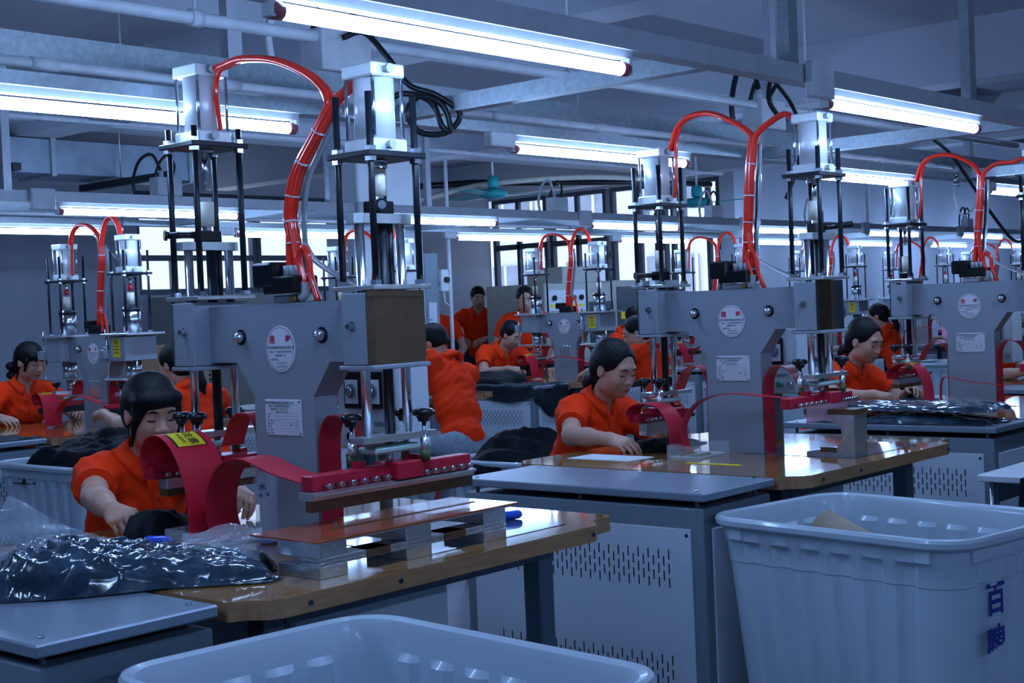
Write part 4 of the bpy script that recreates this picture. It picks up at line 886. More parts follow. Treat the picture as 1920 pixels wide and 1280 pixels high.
tag(MB().cyl((3.93, 2.18, 0.625), (3.78, 1.66, 0.46), 0.06, n=24).build('paper_roll', 'kraft'), 'brown kraft paper roll leaning inside the tub at lower right', 'paper roll')
# ================================================================== people: smooth-union solids meshed by surface nets
def _cap(a, b, ra, rb, k=0.02, sub=False): return ('cap', np.array(a, float), np.array(b, float), ra, rb, k, sub)
def _ell(c, r, B=None, k=0.02, sub=False): return ('ell', np.array(c, float), np.array(r, float), np.eye(3) if B is None else np.array(B, float), 0, k, sub)
def _cone(a, b, ra, rb, k=0.01, sub=False): return ('cone', np.array(a, float), np.array(b, float), ra, rb, k, sub)
def _box(c, h, B, r, k=0.01, sub=False): return ('box', np.array(c, float), np.array(h, float), np.array(B, float), r, k, sub)
def _bounds(p):
    t = p[0]
    if t in ('cap', 'cone'):
        r = max(p[3], p[4]); return np.minimum(p[1], p[2]) - r, np.maximum(p[1], p[2]) + r
    e = np.abs(p[3]) @ (p[2] + (p[4] if t == 'box' else 0)); return p[1] - e, p[1] + e
def _eval(prims, P, out=None):
    d = np.full(len(P), 1.0)
    for p in prims:
        lo, hi = _bounds(p); m = 0.05 + p[5]
        sel = np.all((P > lo - m) & (P < hi + m), axis=1); idx = np.nonzero(sel)[0]
        if not len(idx): continue
        Q = P[idx]; t = p[0]
        if t in ('cap', 'cone'):
            ab = p[2] - p[1]; L2 = ab @ ab; L = math.sqrt(L2); pa = Q - p[1]; h = pa @ ab / L2
            if t == 'cap':
                hc = np.clip(h, 0, 1); v = np.linalg.norm(pa - hc[:, None] * ab, axis=1) - (p[3] + (p[4] - p[3]) * hc)
            else:
                v = np.maximum(np.linalg.norm(pa - h[:, None] * ab, axis=1) - (p[3] + (p[4] - p[3]) * np.clip(h, 0, 1)), np.maximum(-h, h - 1) * L)
        elif t == 'ell':
            q = (Q - p[1]) @ p[3]; k0 = np.linalg.norm(q / p[2], axis=1); k1 = np.linalg.norm(q / p[2] ** 2, axis=1) + 1e-9; v = k0 * (k0 - 1) / k1
        else:
            q = np.abs((Q - p[1]) @ p[3]) - p[2]; v = np.linalg.norm(np.maximum(q, 0), axis=1) + np.minimum(q.max(axis=1), 0) - p[4]
        k = p[5]; cur = d[idx]
        if p[6]:
            v = -v; hh = np.clip(0.5 + 0.5 * (v - cur) / k, 0, 1); d[idx] = cur * (1 - hh) + v * hh + k * hh * (1 - hh)
        else:
            hh = np.clip(0.5 + 0.5 * (cur - v) / k, 0, 1); d[idx] = cur * (1 - hh) + v * hh - k * hh * (1 - hh)
    return d
def sdf_mesh(name, prims, h, disp=None):
    adds = [p for p in prims if not p[6]]
    lo = np.min([_bounds(p)[0] for p in adds], axis=0) - 3 * h; hi = np.max([_bounds(p)[1] for p in adds], axis=0) + 3 * h
    nb = np.ceil((hi - lo) / (4 * h)).astype(int) + 1; n = nb * 4
    ax = [lo[i] + (np.arange(nb[i]) * 4 + 1.5) * h for i in range(3)]
    G = np.stack(np.meshgrid(*ax, indexing='ij'), -1).reshape(-1, 3)
    dc = _eval(prims, G).reshape(nb)
    near = np.abs(dc) < 4 * h * 1.35 + 0.012
    D = np.repeat(np.repeat(np.repeat(np.where(dc < 0, -1.0, 1.0), 4, 0), 4, 1), 4, 2).astype(np.float32)
    mask = np.repeat(np.repeat(np.repeat(near, 4, 0), 4, 1), 4, 2)
    I = np.argwhere(mask); Pf = lo + I * h; v = _eval(prims, Pf)
    if disp: v = v + disp(Pf)
    D[I[:, 0], I[:, 1], I[:, 2]] = v
    s = D < 0
    c = [s[i:n[0] - 1 + i, j:n[1] - 1 + j, k:n[2] - 1 + k] for i in (0, 1) for j in (0, 1) for k in (0, 1)]
    cnt = sum(x.astype(np.int8) for x in c); act = (cnt > 0) & (cnt < 8)
    C = np.argwhere(act); vid = -np.ones(act.shape, int); vid[C[:, 0], C[:, 1], C[:, 2]] = np.arange(len(C))
    acc = np.zeros((len(C), 3)); w = np.zeros(len(C))
    for a in range(3):
        for o1 in (0, 1):
            for o2 in (0, 1):
                o = [0, 0, 0]; oth = [x for x in range(3) if x != a]; o[oth[0]] = o1; o[oth[1]] = o2; e = list(o); e[a] = 1
                d0 = D[C[:, 0] + o[0], C[:, 1] + o[1], C[:, 2] + o[2]]; d1 = D[C[:, 0] + e[0], C[:, 1] + e[1], C[:, 2] + e[2]]
                x = (d0 < 0) != (d1 < 0); t = np.where(x, d0 / (d0 - d1 + 1e-12), 0)
                pt = np.tile(np.array(o, float), (len(C), 1)); pt[:, a] = t; acc[x] += pt[x]; w[x] += 1
    V = lo + (C + acc / w[:, None]) * h
    F = []
    for a in range(3):
        b, c_ = (a + 1) % 3, (a + 2) % 3
        sl0 = [slice(None)] * 3; sl1 = [slice(None)] * 3; sl0[a] = slice(0, n[a] - 1); sl1[a] = slice(1, n[a])
        ch = s[tuple(sl0)] != s[tuple(sl1)]; E = np.argwhere(ch); E = E[(E[:, b] > 0) & (E[:, c_] > 0) & (E[:, b] < n[b] - 1) & (E[:, c_] < n[c_] - 1)]
        ins = s[E[:, 0], E[:, 1], E[:, 2]]
        q = []
        for ob, oc in ((0, 0), (-1, 0), (-1, -1), (0, -1)):
            e = E.copy(); e[:, b] += ob; e[:, c_] += oc; q.append(vid[e[:, 0], e[:, 1], e[:, 2]])
        q = np.stack(q, 1); q[~ins] = q[~ins][:, ::-1]; F.append(q)
    F = np.concatenate(F); F = F[(F >= 0).all(axis=1)]
    me = bpy.data.meshes.new(name); me.vertices.add(len(V)); me.vertices.foreach_set('co', V.astype(np.float32).ravel())
    me.loops.add(F.size); me.loops.foreach_set('vertex_index', F.astype(np.int32).ravel())
    me.polygons.add(len(F)); me.polygons.foreach_set('loop_start', np.arange(0, F.size, 4, dtype=np.int32)); me.polygons.foreach_set('loop_total', np.full(len(F), 4, dtype=np.int32))
    me.update(); me.validate(); me.polygons.foreach_set('use_smooth', [True] * len(me.polygons))
    return me, V
def rotm(axis, ang):
    a = np.array(axis, float); a /= np.linalg.norm(a); c, s_ = math.cos(ang), math.sin(ang); x, y, z = a
    return np.array([[c + x * x * (1 - c), x * y * (1 - c) - z * s_, x * z * (1 - c) + y * s_], [y * x * (1 - c) + z * s_, c + y * y * (1 - c), y * z * (1 - c) - x * s_], [z * x * (1 - c) - y * s_, z * y * (1 - c) + x * s_, c + z * z * (1 - c)]])
def unit(v): v = np.array(v, float); return v / (np.linalg.norm(v) + 1e-9)
def elbow(sh, wr, la, lb, pole):
    d = wr - sh; D = min(np.linalg.norm(d), (la + lb) * 0.995); u = unit(d); a = (la * la - lb * lb + D * D) / (2 * D); h = math.sqrt(max(la * la - a * a, 1e-6))
    p = np.array(pole, float); p = unit(p - u * (p @ u)); return sh + u * a + p * h, sh + u * D
def hand(pr, W, d, n, side, curl, sc=1.0, pinch=0.0):
    """five fingers: W wrist, d towards fingers, n out of the back of the hand, side +1 when the thumb is on +t"""
    d = unit(d); n = unit(n - d * (n @ d)); t = np.cross(n, d) * side        # t points to the thumb side
    base = [(0.027, 0.086), (0.0085, 0.092), (-0.011, 0.087), (-0.0285, 0.076)]; ln = [(0.040, 0.025, 0.020), (0.044, 0.028, 0.021), (0.041, 0.026, 0.020), (0.032, 0.020, 0.018)]; rr = [0.0088, 0.0092, 0.0086, 0.0076]
    pr.append(_cap(W, W + d * 0.03 * sc, 0.025 * sc, 0.024 * sc, 0.02))
    pr.append(_ell(W + d * 0.05 * sc - n * 0.002, np.array([0.045, 0.036, 0.0155]) * sc, np.array([d, t, n]).T, 0.012))
    for i, ((bt, bd), L, r) in enumerate(zip(base, ln, rr)):
        K = W + (t * bt + d * bd) * sc; pr.append(_cap(W + (t * bt * 0.5 + d * 0.03) * sc, K, 0.0115 * sc, 0.0105 * sc, 0.012))
        dd = unit(d + t * (bt * 1.6)); ang = 0.0; p = K
        for j in range(3):
            ang += curl[j] * (1.0 + 0.12 * i); q = p + (dd * math.cos(ang) - n * math.sin(ang)) * L[j] * sc
            pr.append(_cap(p, q, r * (1 - 0.08 * j) * sc, r * (0.93 - 0.08 * j) * sc, 0.0035)); p = q
    T0 = W + (t * 0.022 + d * 0.022 - n * 0.004) * sc; T1 = T0 + (t * 0.022 + d * 0.032 - n * 0.012) * sc; T2 = T1 + unit(t * (0.010 - 0.03 * pinch) + d * 0.030 - n * (0.014 + 0.01 * pinch)) * 0.033 * sc; T3 = T2 + unit(t * (-0.006 - 0.02 * pinch) + d * 0.03 - n * 0.012) * 0.026 * sc
    pr.append(_cap(T0, T1, 0.014 * sc, 0.0115 * sc, 0.012)); pr.append(_cap(T1, T2, 0.0108 * sc, 0.0095 * sc, 0.005)); pr.append(_cap(T2, T3, 0.0095 * sc, 0.0078 * sc, 0.004))

def person(label, hip, yaw, head, head_yaw, head_pitch, hands, hair, res=0.008, fem=True, standing=False, sleeve=0.62, shirt='shirt_orange', legs='trousers_dark', pinch=(0, 0), poles=None, curl=((0.35, 0.5, 0.3), (0.35, 0.5, 0.3)), roll=0.0, palm=(None, None), build=1.0, stool=True, group=None, long_sleeve=False):
    O = np.array([hip[0], hip[1], 0.0]); hip = np.array(hip, float) - O; hd = np.array(head, float) - O
    f = np.array([math.cos(yaw), math.sin(yaw), 0]); l = np.array([-f[1], f[0], 0]); up = np.array([0, 0, 1.0])
    hf = np.array([math.cos(head_yaw) * math.cos(head_pitch), math.sin(head_yaw) * math.cos(head_pitch), math.sin(head_pitch)])
    hl = np.array([-math.sin(head_yaw), math.cos(head_yaw), 0]); hu = np.cross(hf, hl)
    if roll: Rr = rotm(hf, roll); hl = Rr @ hl; hu = Rr @ hu
    H = lambda x, y, z: hd + hf * x + hl * y + hu * z
    HB = np.array([hf, hl, hu]).T
    nb = H(-0.045, 0, -0.165) * np.array([1, 1, 1]); nb = nb - f * 0.005                  # neck base
    sp = unit(nb - hip); tf = unit(f - sp * (f @ sp)); tl = np.cross(sp, tf)
    bw = (0.170 if fem else 0.195) * build; TB = np.array([tl, tf, sp]).T
    Ls = float(np.linalg.norm(nb - hip))
    shl = nb - sp * 0.045 + tl * bw; shr = nb - sp * 0.045 - tl * bw
    la, lb = (0.27, 0.235) if fem else (0.29, 0.25)
    body = []; arms = []
    # head
    hs = 1.0
    body += [_ell(H(-0.012, 0, 0.030), (0.098, 0.077, 0.088), HB, 0.02), _ell(H(0.020, 0, -0.030), (0.068, 0.063, 0.086), HB, 0.03), _ell(H(0.052, 0, -0.090), (0.028, 0.030, 0.022), HB, 0.035),
             _ell(H(0.052, 0.036, -0.035), (0.032, 0.026, 0.032), HB, 0.03), _ell(H(0.052, -0.036, -0.035), (0.032, 0.026, 0.032), HB, 0.03), _ell(H(0.012, 0.046, -0.072), (0.036, 0.018, 0.022), HB, 0.03), _ell(H(0.012, -0.046, -0.072), (0.036, 0.018, 0.022), HB, 0.03)]
    body += [_cap(H(0.078, -0.034, 0.021), H(0.078, 0.034, 0.021), 0.011, 0.011, 0.02)]
    for s_ in (1, -1): body.append(_ell(H(0.100, s_ * 0.032, 0.000), (0.018, 0.019, 0.013), HB, 0.012, True))
    for s_ in (1, -1): body.append(_ell(H(0.073, s_ * 0.032, -0.001), (0.0155, 0.0165, 0.0135), HB, 0.005))
    body += [_cap(H(0.082, 0, 0.006), H(0.1015, 0, -0.036), 0.0075, 0.0105, 0.014), _ell(H(0.094, 0.0125, -0.040), (0.010, 0.0085, 0.008), HB, 0.006), _ell(H(0.094, -0.0125, -0.040), (0.010, 0.0085, 0.008), HB, 0.006)]
    body += [_ell(H(0.082, 0, -0.062), (0.014, 0.024, 0.012), HB, 0.012), _cap(H(0.086, -0.019, -0.0665), H(0.086, 0.019, -0.0665), 0.005, 0.005, 0.008), _cap(H(0.0915, -0.008, -0.0645), H(0.0915, 0.008, -0.0645), 0.0052, 0.0052, 0.008), _cap(H(0.0890, -0.012, -0.0745), H(0.0890, 0.012, -0.0745), 0.0062, 0.0062, 0.006),
             _cap(H(0.099, -0.016, -0.0698), H(0.099, 0.016, -0.0698), 0.0022, 0.0022, 0.004, True)]
    for s_ in (1, -1): body += [_ell(H(-0.006, s_ * 0.078, -0.008), (0.019, 0.0085, 0.031), HB @ rotm((0, 0, 1), s_ * 0.5) if False else HB, 0.006), _ell(H(0.000, s_ * 0.087, -0.004), (0.010, 0.006, 0.018), HB, 0.006, True)]
    nr = 0.046 if fem else 0.056
    body += [_cap(nb - sp * 0.03, H(-0.022, 0, -0.075), nr * 1.12, nr, 0.03)]
    # trunk core below the clothes
    body += [_cap(hip + sp * 0.02, hip + sp * (Ls - 0.12), 0.09, 0.09, 0.05), _cap(shl, shr, 0.040, 0.040, 0.05)]
    shirt_p = [_ell(hip + sp * 0.03, (0.162 * build, 0.128 * build, 0.12), TB, 0.03), _ell(hip + sp * Ls * 0.38, ((0.145 if fem else 0.165) * build, 0.118 * build, 0.17), TB, 0.06), _ell(hip + sp * Ls * 0.70 + tf * 0.008, ((0.155 if fem else 0.180) * build, 0.112 * build, 0.16), TB, 0.06),
               _cap(nb - sp * 0.055 + tl * bw * 0.82, nb - sp * 0.055 - tl * bw * 0.82, 0.062 * build, 0.062 * build, 0.06), _cap(nb - sp * 0.05, nb - sp * 0.01, 0.072, 0.056, 0.05)]
    if fem: shirt_p += [_ell(hip + sp * Ls * 0.66 + tf * 0.085 + tl * 0.06, (0.065, 0.045, 0.06), TB, 0.06), _ell(hip + sp * Ls * 0.66 + tf * 0.085 - tl * 0.06, (0.065, 0.045, 0.06), TB, 0.06)]
    cuffs = []
    for i, (sh, s_) in enumerate(((shr, -1), (shl, 1))):
        tg = hands[i]
        if tg is None: tg = O + sh + f * 0.12 - up * 0.45
        tg = np.array(tg, float) - O
        pole = (poles[i] if poles else None)
        if pole is None: pole = tl * s_ * 0.75 - up * 0.7 - f * 0.25
        el, wr = elbow(sh, tg, la, lb, pole)
        body += [_cap(sh, el, 0.046 * build, 0.039 * build, 0.02), _cap(el, el + (wr - el) * 0.45, 0.039 * build, 0.036 * build, 0.02), _cap(el + (wr - el) * 0.4, wr, 0.036 * build, 0.0245, 0.02)]
        nrm = np.array(palm[i], float) if palm[i] is not None else up * 0.85 + tl * s_ * 0.35 + f * 0.1
        fd = unit(unit(wr - el) * 0.75 + f * 0.35 - up * 0.12)
        hand(body, wr, fd, nrm, -s_ if False else (1 if s_ < 0 else -1), curl[i], 0.98 if fem else 1.07, pinch[i])
        ee = sh + (el - sh) * (sleeve if not long_sleeve else 1.0)
        shirt_p += [_cap(sh - tl * s_ * 0.03 , sh + (el - sh) * 0.25, 0.066 * build, 0.064 * build, 0.05), _cone(sh + (el - sh) * 0.05, ee, 0.064 * build, 0.062 * build, 0.03)]
        if long_sleeve: shirt_p += [_cap(el, el + (wr - el) * 0.8, 0.052, 0.042, 0.03)]
        cuffs.append((ee, unit(el - sh)))
    # opening at the neck and a small V in front
    shirt_p += [_cap(nb - sp * 0.008, nb + sp * 0.09, nr * 1.12, nr * 1.25, 0.008, True), _cap(nb + tf * 0.07 - sp * 0.05, nb + tf * 0.06 + sp * 0.06, 0.008, 0.04, 0.01, True)]
    shirt_p.append(_box(hip - up * 0.155, (0.45, 0.45, 0.10), np.eye(3), 0.0, 0.012, True))
    # legs
    leg_p = []; feet = []
    for s_ in (1, -1):
        hj = hip + l * s_ * 0.085
        if standing: kn = np.array([*(hj[:2] + f[:2] * 0.02), 0.48]); an = np.array([*(hj[:2]), 0.09])
        else: kn = hj + f * 0.36 + l * s_ * 0.06; kn[2] = 0.49; an = kn - f * 0.03; an[2] = 0.09
        leg_p += [_cap(hj, kn, 0.085 * build, 0.062, 0.05), _cap(kn, an, 0.060, 0.047, 0.03)]
        feet.append((an, s_))
    leg_p.append(_cap(hip + l * 0.06, hip - l * 0.06, 0.105 * build, 0.105 * build, 0.06))
    me, V = sdf_mesh('person', body, res)
    # skin tint: lips redder, eye lids and brow area darker
    q = (V - hd) @ HB; tint = np.ones((len(V), 4), np.float32)
    lip = np.exp(-((q[:, 1] / 0.022) ** 4 + ((q[:, 2] + 0.070) / 0.0105) ** 4)) * (q[:, 0] > 0.075); tint[:, :3] *= 1 - lip[:, None] * np.array([0.30, 0.62, 0.55])
    me.attributes.new('tint', 'FLOAT_COLOR', 'POINT').data.foreach_set('color', tint.ravel()); me.materials.append(MATS['skin'])
    root = link('person', me, None, tuple(O)); tag(root, label, 'person', group)
    # eyebrows and lashes laid on the face surface
    if res < 0.011:
        def onface(y, z):
            xs = np.linspace(0.13, 0.04, 46); dd = _eval(body, np.array([H(x, y, z) for x in xs])); k = np.nonzero(dd < 0.0015)[0]; return H(xs[k[0]] if len(k) else 0.085, y, z)
        for s_ in (1, -1):
            MB().tube([onface(s_ * y, z) for y, z in ((0.016, 0.0185), (0.027, 0.0225), (0.038, 0.0225), (0.048, 0.017))], 0.0022, 6, rs=[0.0022, 0.0034, 0.0030, 0.0012]).build('eyebrow', 'hair_black', root)
            MB().tube([onface(s_ * y, z) for y, z in ((0.019, -0.0065), (0.026, -0.0095), (0.034, -0.0100), (0.041, -0.0085), (0.047, -0.0045))], 0.0014, 6, rs=[0.0010, 0.0022, 0.0026, 0.0024, 0.0010]).build('eyelash', 'hair_black', root)
    # shirt with soft folds
    rnd = random.Random(sum(map(ord, label))); ph = [rnd.uniform(0, 6.3) for _ in range(4)]
    def folds(P):
        q = P @ TB; return 0.0022 * np.sin(q[:, 2] * 58 + q[:, 0] * 30 + ph[0]) * np.sin(q[:, 0] * 23 + ph[1]) + 0.0018 * np.sin(q[:, 2] * 38 - q[:, 0] * 47 + q[:, 1] * 25 + ph[2]) + 0.0022 * np.sin(q[:, 2] * 95 + q[:, 0] * 70 + np.sin(q[:, 0] * 30 + ph[3]) * 2)
    sm, _ = sdf_mesh('polo_shirt', shirt_p, max(res * 1.35, 0.0068), folds); sm.materials.append(MATS[shirt]); so = link('polo_shirt', sm, root)
    for ee, ax in cuffs:
        MB().cyl(tuple(ee - ax * 0.016), tuple(ee + ax * 0.002), 0.0655 * build, 0.0655 * build, n=24, cap=False).cyl(tuple(ee + ax * 0.002), tuple(ee + ax * 0.0021), 0.0655 * build, 0.042, n=24, cap=False).build('cuff', 'shirt_collar' if shirt == 'shirt_orange' else shirt, so) if not long_sleeve else None
    # folded collar, open in front
    V2 = []; F2 = []; prof = [(nr * 1.10, -0.040), (nr * 1.14, 0.014), (nr * 1.26, 0.019), (nr * 1.60, -0.004), (nr * 2.02, -0.034), (nr * 1.90, -0.042)]; N = 30
    nd = unit(unit(H(-0.022, 0, -0.075) - nb) * 0.5 + sp * 0.5); cf = unit(tf - nd * (tf @ nd)); cl = np.cross(nd, cf); cc = nb + nd * 0.040 - cf * 0.004
    for i in range(N + 1):
        a = math.radians(-158 + 316 * i / N); fr = (1 - math.cos(a)) * 0.5          # 0 at the back, 1 in front
        dirv = -cf * math.cos(a) + cl * math.sin(a)
        for r_, h_ in prof:
            ex = fr ** 3 * (0.020 if r_ > nr * 1.5 else 0.004)
            V2.append(tuple(cc + dirv * (r_ * (1 + 0.10 * fr) + ex * 0.5) + nd * (h_ - fr * 0.030 - ex)))
    m = len(prof); A2 = np.array(V2).reshape(N + 1, m, 3); out_d = A2[:, 4] - cc; out_d = out_d - (out_d @ nd)[:, None] * nd; out_d /= np.linalg.norm(out_d, axis=1)[:, None]
    for j, cl_ in ((3, 0.007), (4, 0.006), (5, 0.0)):
        for _ in range(14):
            dd = _eval(shirt_p, A2[:, j]); k_ = dd < cl_; A2[k_, j] += (out_d[k_] * 0.35 + nd * 0.9) * 0.004
    V2 = [tuple(v) for v in A2.reshape(-1, 3)]
    for i in range(N):
        for j in range(m): F2.append((i * m + j, i * m + (j + 1) % m, (i + 1) * m + (j + 1) % m, (i + 1) * m + j))
    F2 += [tuple(range(m)), tuple(N * m + j for j in range(m))[::-1]]
    MB().add(V2, F2, True).build('collar', 'shirt_collar' if shirt == 'shirt_orange' else shirt, so)
    # placket with buttons
    if res < 0.009:
        pts = []
        for z in np.linspace(Ls * 0.93, Ls * 0.60, 7):
            xs = np.linspace(0.22, 0.02, 60); dd = _eval(shirt_p, np.array([hip + sp * z + tf * x for x in xs])); k = np.nonzero(dd < 0.001)[0]; pts.append(hip + sp * z + tf * ((xs[k[0]] if len(k) else 0.1) + 0.002))
        pk = MB().ribbon([tuple(p) for p in pts], tuple(tl * 0.03), 0.004).build('placket', 'shirt_collar', so)
        for j in (2, 5): MB().cyl(tuple(pts[j]), tuple(pts[j] + tf * 0.005), 0.005, n=10).build('button', 'label_red', pk)
    lm, _ = sdf_mesh('trousers', leg_p, max(res * 1.8, 0.014)); lm.materials.append(MATS[legs]); link('trousers', lm, root)
    for an, s_ in feet:
        MB().lathe([(0.0, -0.045), (0.035, -0.04), (0.05, 0.0), (0.045, 0.05), (0, 0.06)], tuple(an * np.array([1, 1, 0]) + f * 0.02 + up * 0.045), (0, 0, 1), 14).build('shoe', 'shoe', root) if False else MB().add([tuple(an * np.array([1, 1, 0]) + f * x + l * y + up * z) for x, y, z in ((-0.07, -0.035, 0), (0.17, -0.045, 0), (0.17, 0.045, 0), (-0.07, 0.035, 0), (-0.06, -0.03, 0.09), (0.05, -0.032, 0.10), (0.05, 0.032, 0.10), (-0.06, 0.03, 0.09), (0.16, -0.035, 0.04), (0.16, 0.035, 0.04))],
            [(0, 3, 2, 1), (4, 5, 6, 7), (0, 1, 8, 5, 4), (3, 7, 6, 9, 2), (0, 4, 7, 3), (1, 2, 9, 8), (5, 8, 9, 6)]).build('shoe', 'shoe', root)
    # hair
    hr = [_ell(H(-0.018, 0, 0.036), (0.106, 0.0875, 0.094), HB, 0.01), _ell(H(-0.055, 0, -0.015), (0.062, 0.076, 0.080), HB, 0.03)]
    face_cut = [_ell(H(0.096, 0, -0.030), (0.084, 0.070, 0.108), HB, 0.012, True), _box(H(0.10, 0, -0.12), (0.115, 0.2, 0.07), HB, 0.0, 0.012, True)]
    ear_cut = [_ell(H(0.004, s_ * 0.098, -0.012), (0.030, 0.022, 0.036), HB, 0.006, True) for s_ in (1, -1)]
    low_cut = [_box(H(-0.02, 0, -0.135), (0.2, 0.2, 0.05), HB, 0.0, 0.01, True)]
    extra = None
    if hair == 'short':
        hr += face_cut + ear_cut + [_box(H(0.0, 0, -0.105), (0.3, 0.3, 0.055), HB, 0.0, 0.01, True)]
    elif hair == 'shaved':
        hr = [_ell(H(-0.014, 0, 0.034), (0.100, 0.080, 0.089), HB, 0.01)] + face_cut + ear_cut + [_box(H(0.0, 0, -0.09), (0.3, 0.3, 0.055), HB, 0.0, 0.01, True)]
    elif hair == 'fringe_man':
        hr += face_cut + ear_cut + [_box(H(0.0, 0, -0.105), (0.3, 0.3, 0.055), HB, 0.0, 0.01, True), _ell(H(0.066, -0.02, 0.064), (0.030, 0.05, 0.022), HB, 0.015), _ell(H(0.066, 0.03, 0.056), (0.026, 0.034, 0.024), HB, 0.015)]
    elif hair == 'tied':
        hr += face_cut + ear_cut + low_cut + [_cap(H(-0.075, 0.0, -0.06), H(-0.125, 0.0, -0.10), 0.03, 0.036, 0.03), _cap(H(-0.125, 0, -0.10), H(-0.13, 0, -0.19), 0.034, 0.012, 0.02)]
    elif hair == 'bun':
        hr += face_cut + ear_cut + low_cut + [_ell(H(-0.115, 0, 0.02), (0.05, 0.055, 0.05), HB, 0.02)]
        extra = ('hair_clip', [_cap(H(-0.10, -0.045, 0.065), H(-0.12, 0.04, 0.07), 0.009, 0.009, 0.01)], 'hair_tie')
    elif hair == 'ponytail':
        hr += face_cut + ear_cut + low_cut + [_cap(H(-0.095, 0, 0.0), H(-0.15, 0, -0.03), 0.03, 0.032, 0.02), _cap(H(-0.15, 0, -0.03), H(-0.15, -0.01, -0.15), 0.034, 0.028, 0.02), _cap(H(-0.15, -0.01, -0.15), H(-0.14, -0.015, -0.24), 0.028, 0.008, 0.02)]
        extra = ('hair_tie', [_ell(H(-0.118, 0, -0.012), (0.026, 0.036, 0.034), HB, 0.01)], 'hair_tie')
    elif hair == 'bangs':
        hr += [_ell(H(0.10, 0.0, -0.048), (0.077, 0.066, 0.100), HB, 0.012, True), _box(H(0.10, 0, -0.135), (0.12, 0.2, 0.07), HB, 0.0, 0.008, True)] + [_ell(H(0.01, -0.10, -0.020), (0.026, 0.020, 0.034), HB, 0.006, True)]
        hr += [_ell(H(0.050, -0.012, 0.052), (0.050, 0.072, 0.036), HB, 0.02), _ell(H(0.066, -0.040, 0.056), (0.024, 0.034, 0.028), HB, 0.014), _ell(H(0.064, 0.036, 0.060), (0.024, 0.040, 0.026), HB, 0.014), _cap(H(0.072, 0.01, 0.062), H(0.074, 0.050, 0.022), 0.010, 0.005, 0.01), _cap(H(0.074, -0.028, 0.060), H(0.070, -0.060, 0.010), 0.010, 0.005, 0.01), _ell(H(0.052, 0.064, 0.000), (0.024, 0.016, 0.050), HB, 0.014),
               _cap(H(0.050, 0.070, -0.02), H(0.040, 0.072, -0.085), 0.015, 0.004, 0.012), _ell(H(0.050, -0.068, 0.012), (0.024, 0.014, 0.045), HB, 0.014), _cap(H(0.046, -0.074, -0.02), H(0.036, -0.076, -0.10), 0.011, 0.004, 0.012),
               _cap(H(-0.09, 0.0, -0.05), H(-0.115, 0.0, -0.15), 0.05, 0.02, 0.03)]
    elif hair == 'curly_tied':
        hr += [_ell(H(0.10, 0.0, -0.060), (0.075, 0.068, 0.092), HB, 0.012, True), _box(H(0.10, 0, -0.125), (0.12, 0.2, 0.07), HB, 0.0, 0.008, True)]
        hr += [_cap(H(0.075, -0.05, 0.05), H(0.085, 0.03, 0.035), 0.024, 0.02, 0.02), _cap(H(0.058, -0.076, 0.02), H(0.045, -0.076, -0.05), 0.016, 0.008, 0.01), _cap(H(0.058, 0.076, 0.02), H(0.045, 0.076, -0.05), 0.016, 0.008, 0.01)]
        hr += [_ell(H(-0.12 + 0.02 * math.sin(i * 2.1), 0.03 * math.cos(i * 1.7), -0.02 - 0.02 * i), (0.042, 0.045, 0.03), HB, 0.015) for i in range(6)]
    def strands(P):
        q = (P - hd) @ HB; a = np.arctan2(q[:, 1], q[:, 2] + 0.02); return 0.0006 * np.sin(a * 44 + q[:, 0] * 12)
    hm, _ = sdf_mesh('hair', hr, max(res, 0.005), strands if hair != 'shaved' else None); hm.materials.append(MATS['hair_black']); ho = link('hair', hm, root)
    if extra: em, _ = sdf_mesh(extra[0], extra[1], 0.006); em.materials.append(MATS[extra[2]]); link(extra[0], em, ho)
    if stool and not standing:
        st = thing('stool', ' '.join(('stool under ' + label).split()[:16]), 'stool', (float(O[0] + hip[0]), float(O[1] + hip[1]), 0), yaw, 'stools of the seated workers')
        zs = float(hip[2]) - 0.115
        MB().cyl((0, 0, zs - 0.035), (0, 0, zs), 0.165, 0.16, n=24).build('seat', 'stool_red', st)
        for x in (-1, 1):
            for y in (-1, 1): MB().cyl((x * 0.10, y * 0.10, zs - 0.03), (x * 0.16, y * 0.16, 0), 0.014, n=8).build('leg', 'stool_red', st)
    return root, dict(H=H, body=body, O=O)
# ------------------------------------------------------------------ the workers
R_ = math.radians
person('woman with a black fringe in an orange polo shirt at the nearest press', (2.63, 4.12, 0.50), R_(-92), (2.605, 3.83, 1.072), R_(-103), -0.20, [(2.19, 3.42, 0.82), (2.60, 3.36, 0.835)], 'bangs', res=0.0045, pinch=(1.0, 0.3),
       poles=(np.array([-0.9, 0.35, -0.35]), np.array([0.7, 0.1, -0.5])), curl=((0.75, 0.55, 0.35), (0.4, 0.5, 0.3)), palm=(np.array([-0.35, 0.25, 0.9]), None), group='workers in orange polo shirts')
person('woman with hair tied back in an orange polo shirt at the second press', (4.86, 3.98, 0.50), R_(-92), (4.873, 3.689, 1.077), R_(-97), -0.30, [(4.47, 3.42, 0.815), (4.86, 3.40, 0.82)], 'tied', res=0.005, pinch=(0.8, 0.3),
       poles=(np.array([-0.9, 0.3, -0.45]), np.array([0.7, 0.1, -0.5])), curl=((0.55, 0.6, 0.4), (0.4, 0.5, 0.3)), palm=(np.array([-0.3, 0.25, 0.9]), None), group='workers in orange polo shirts')
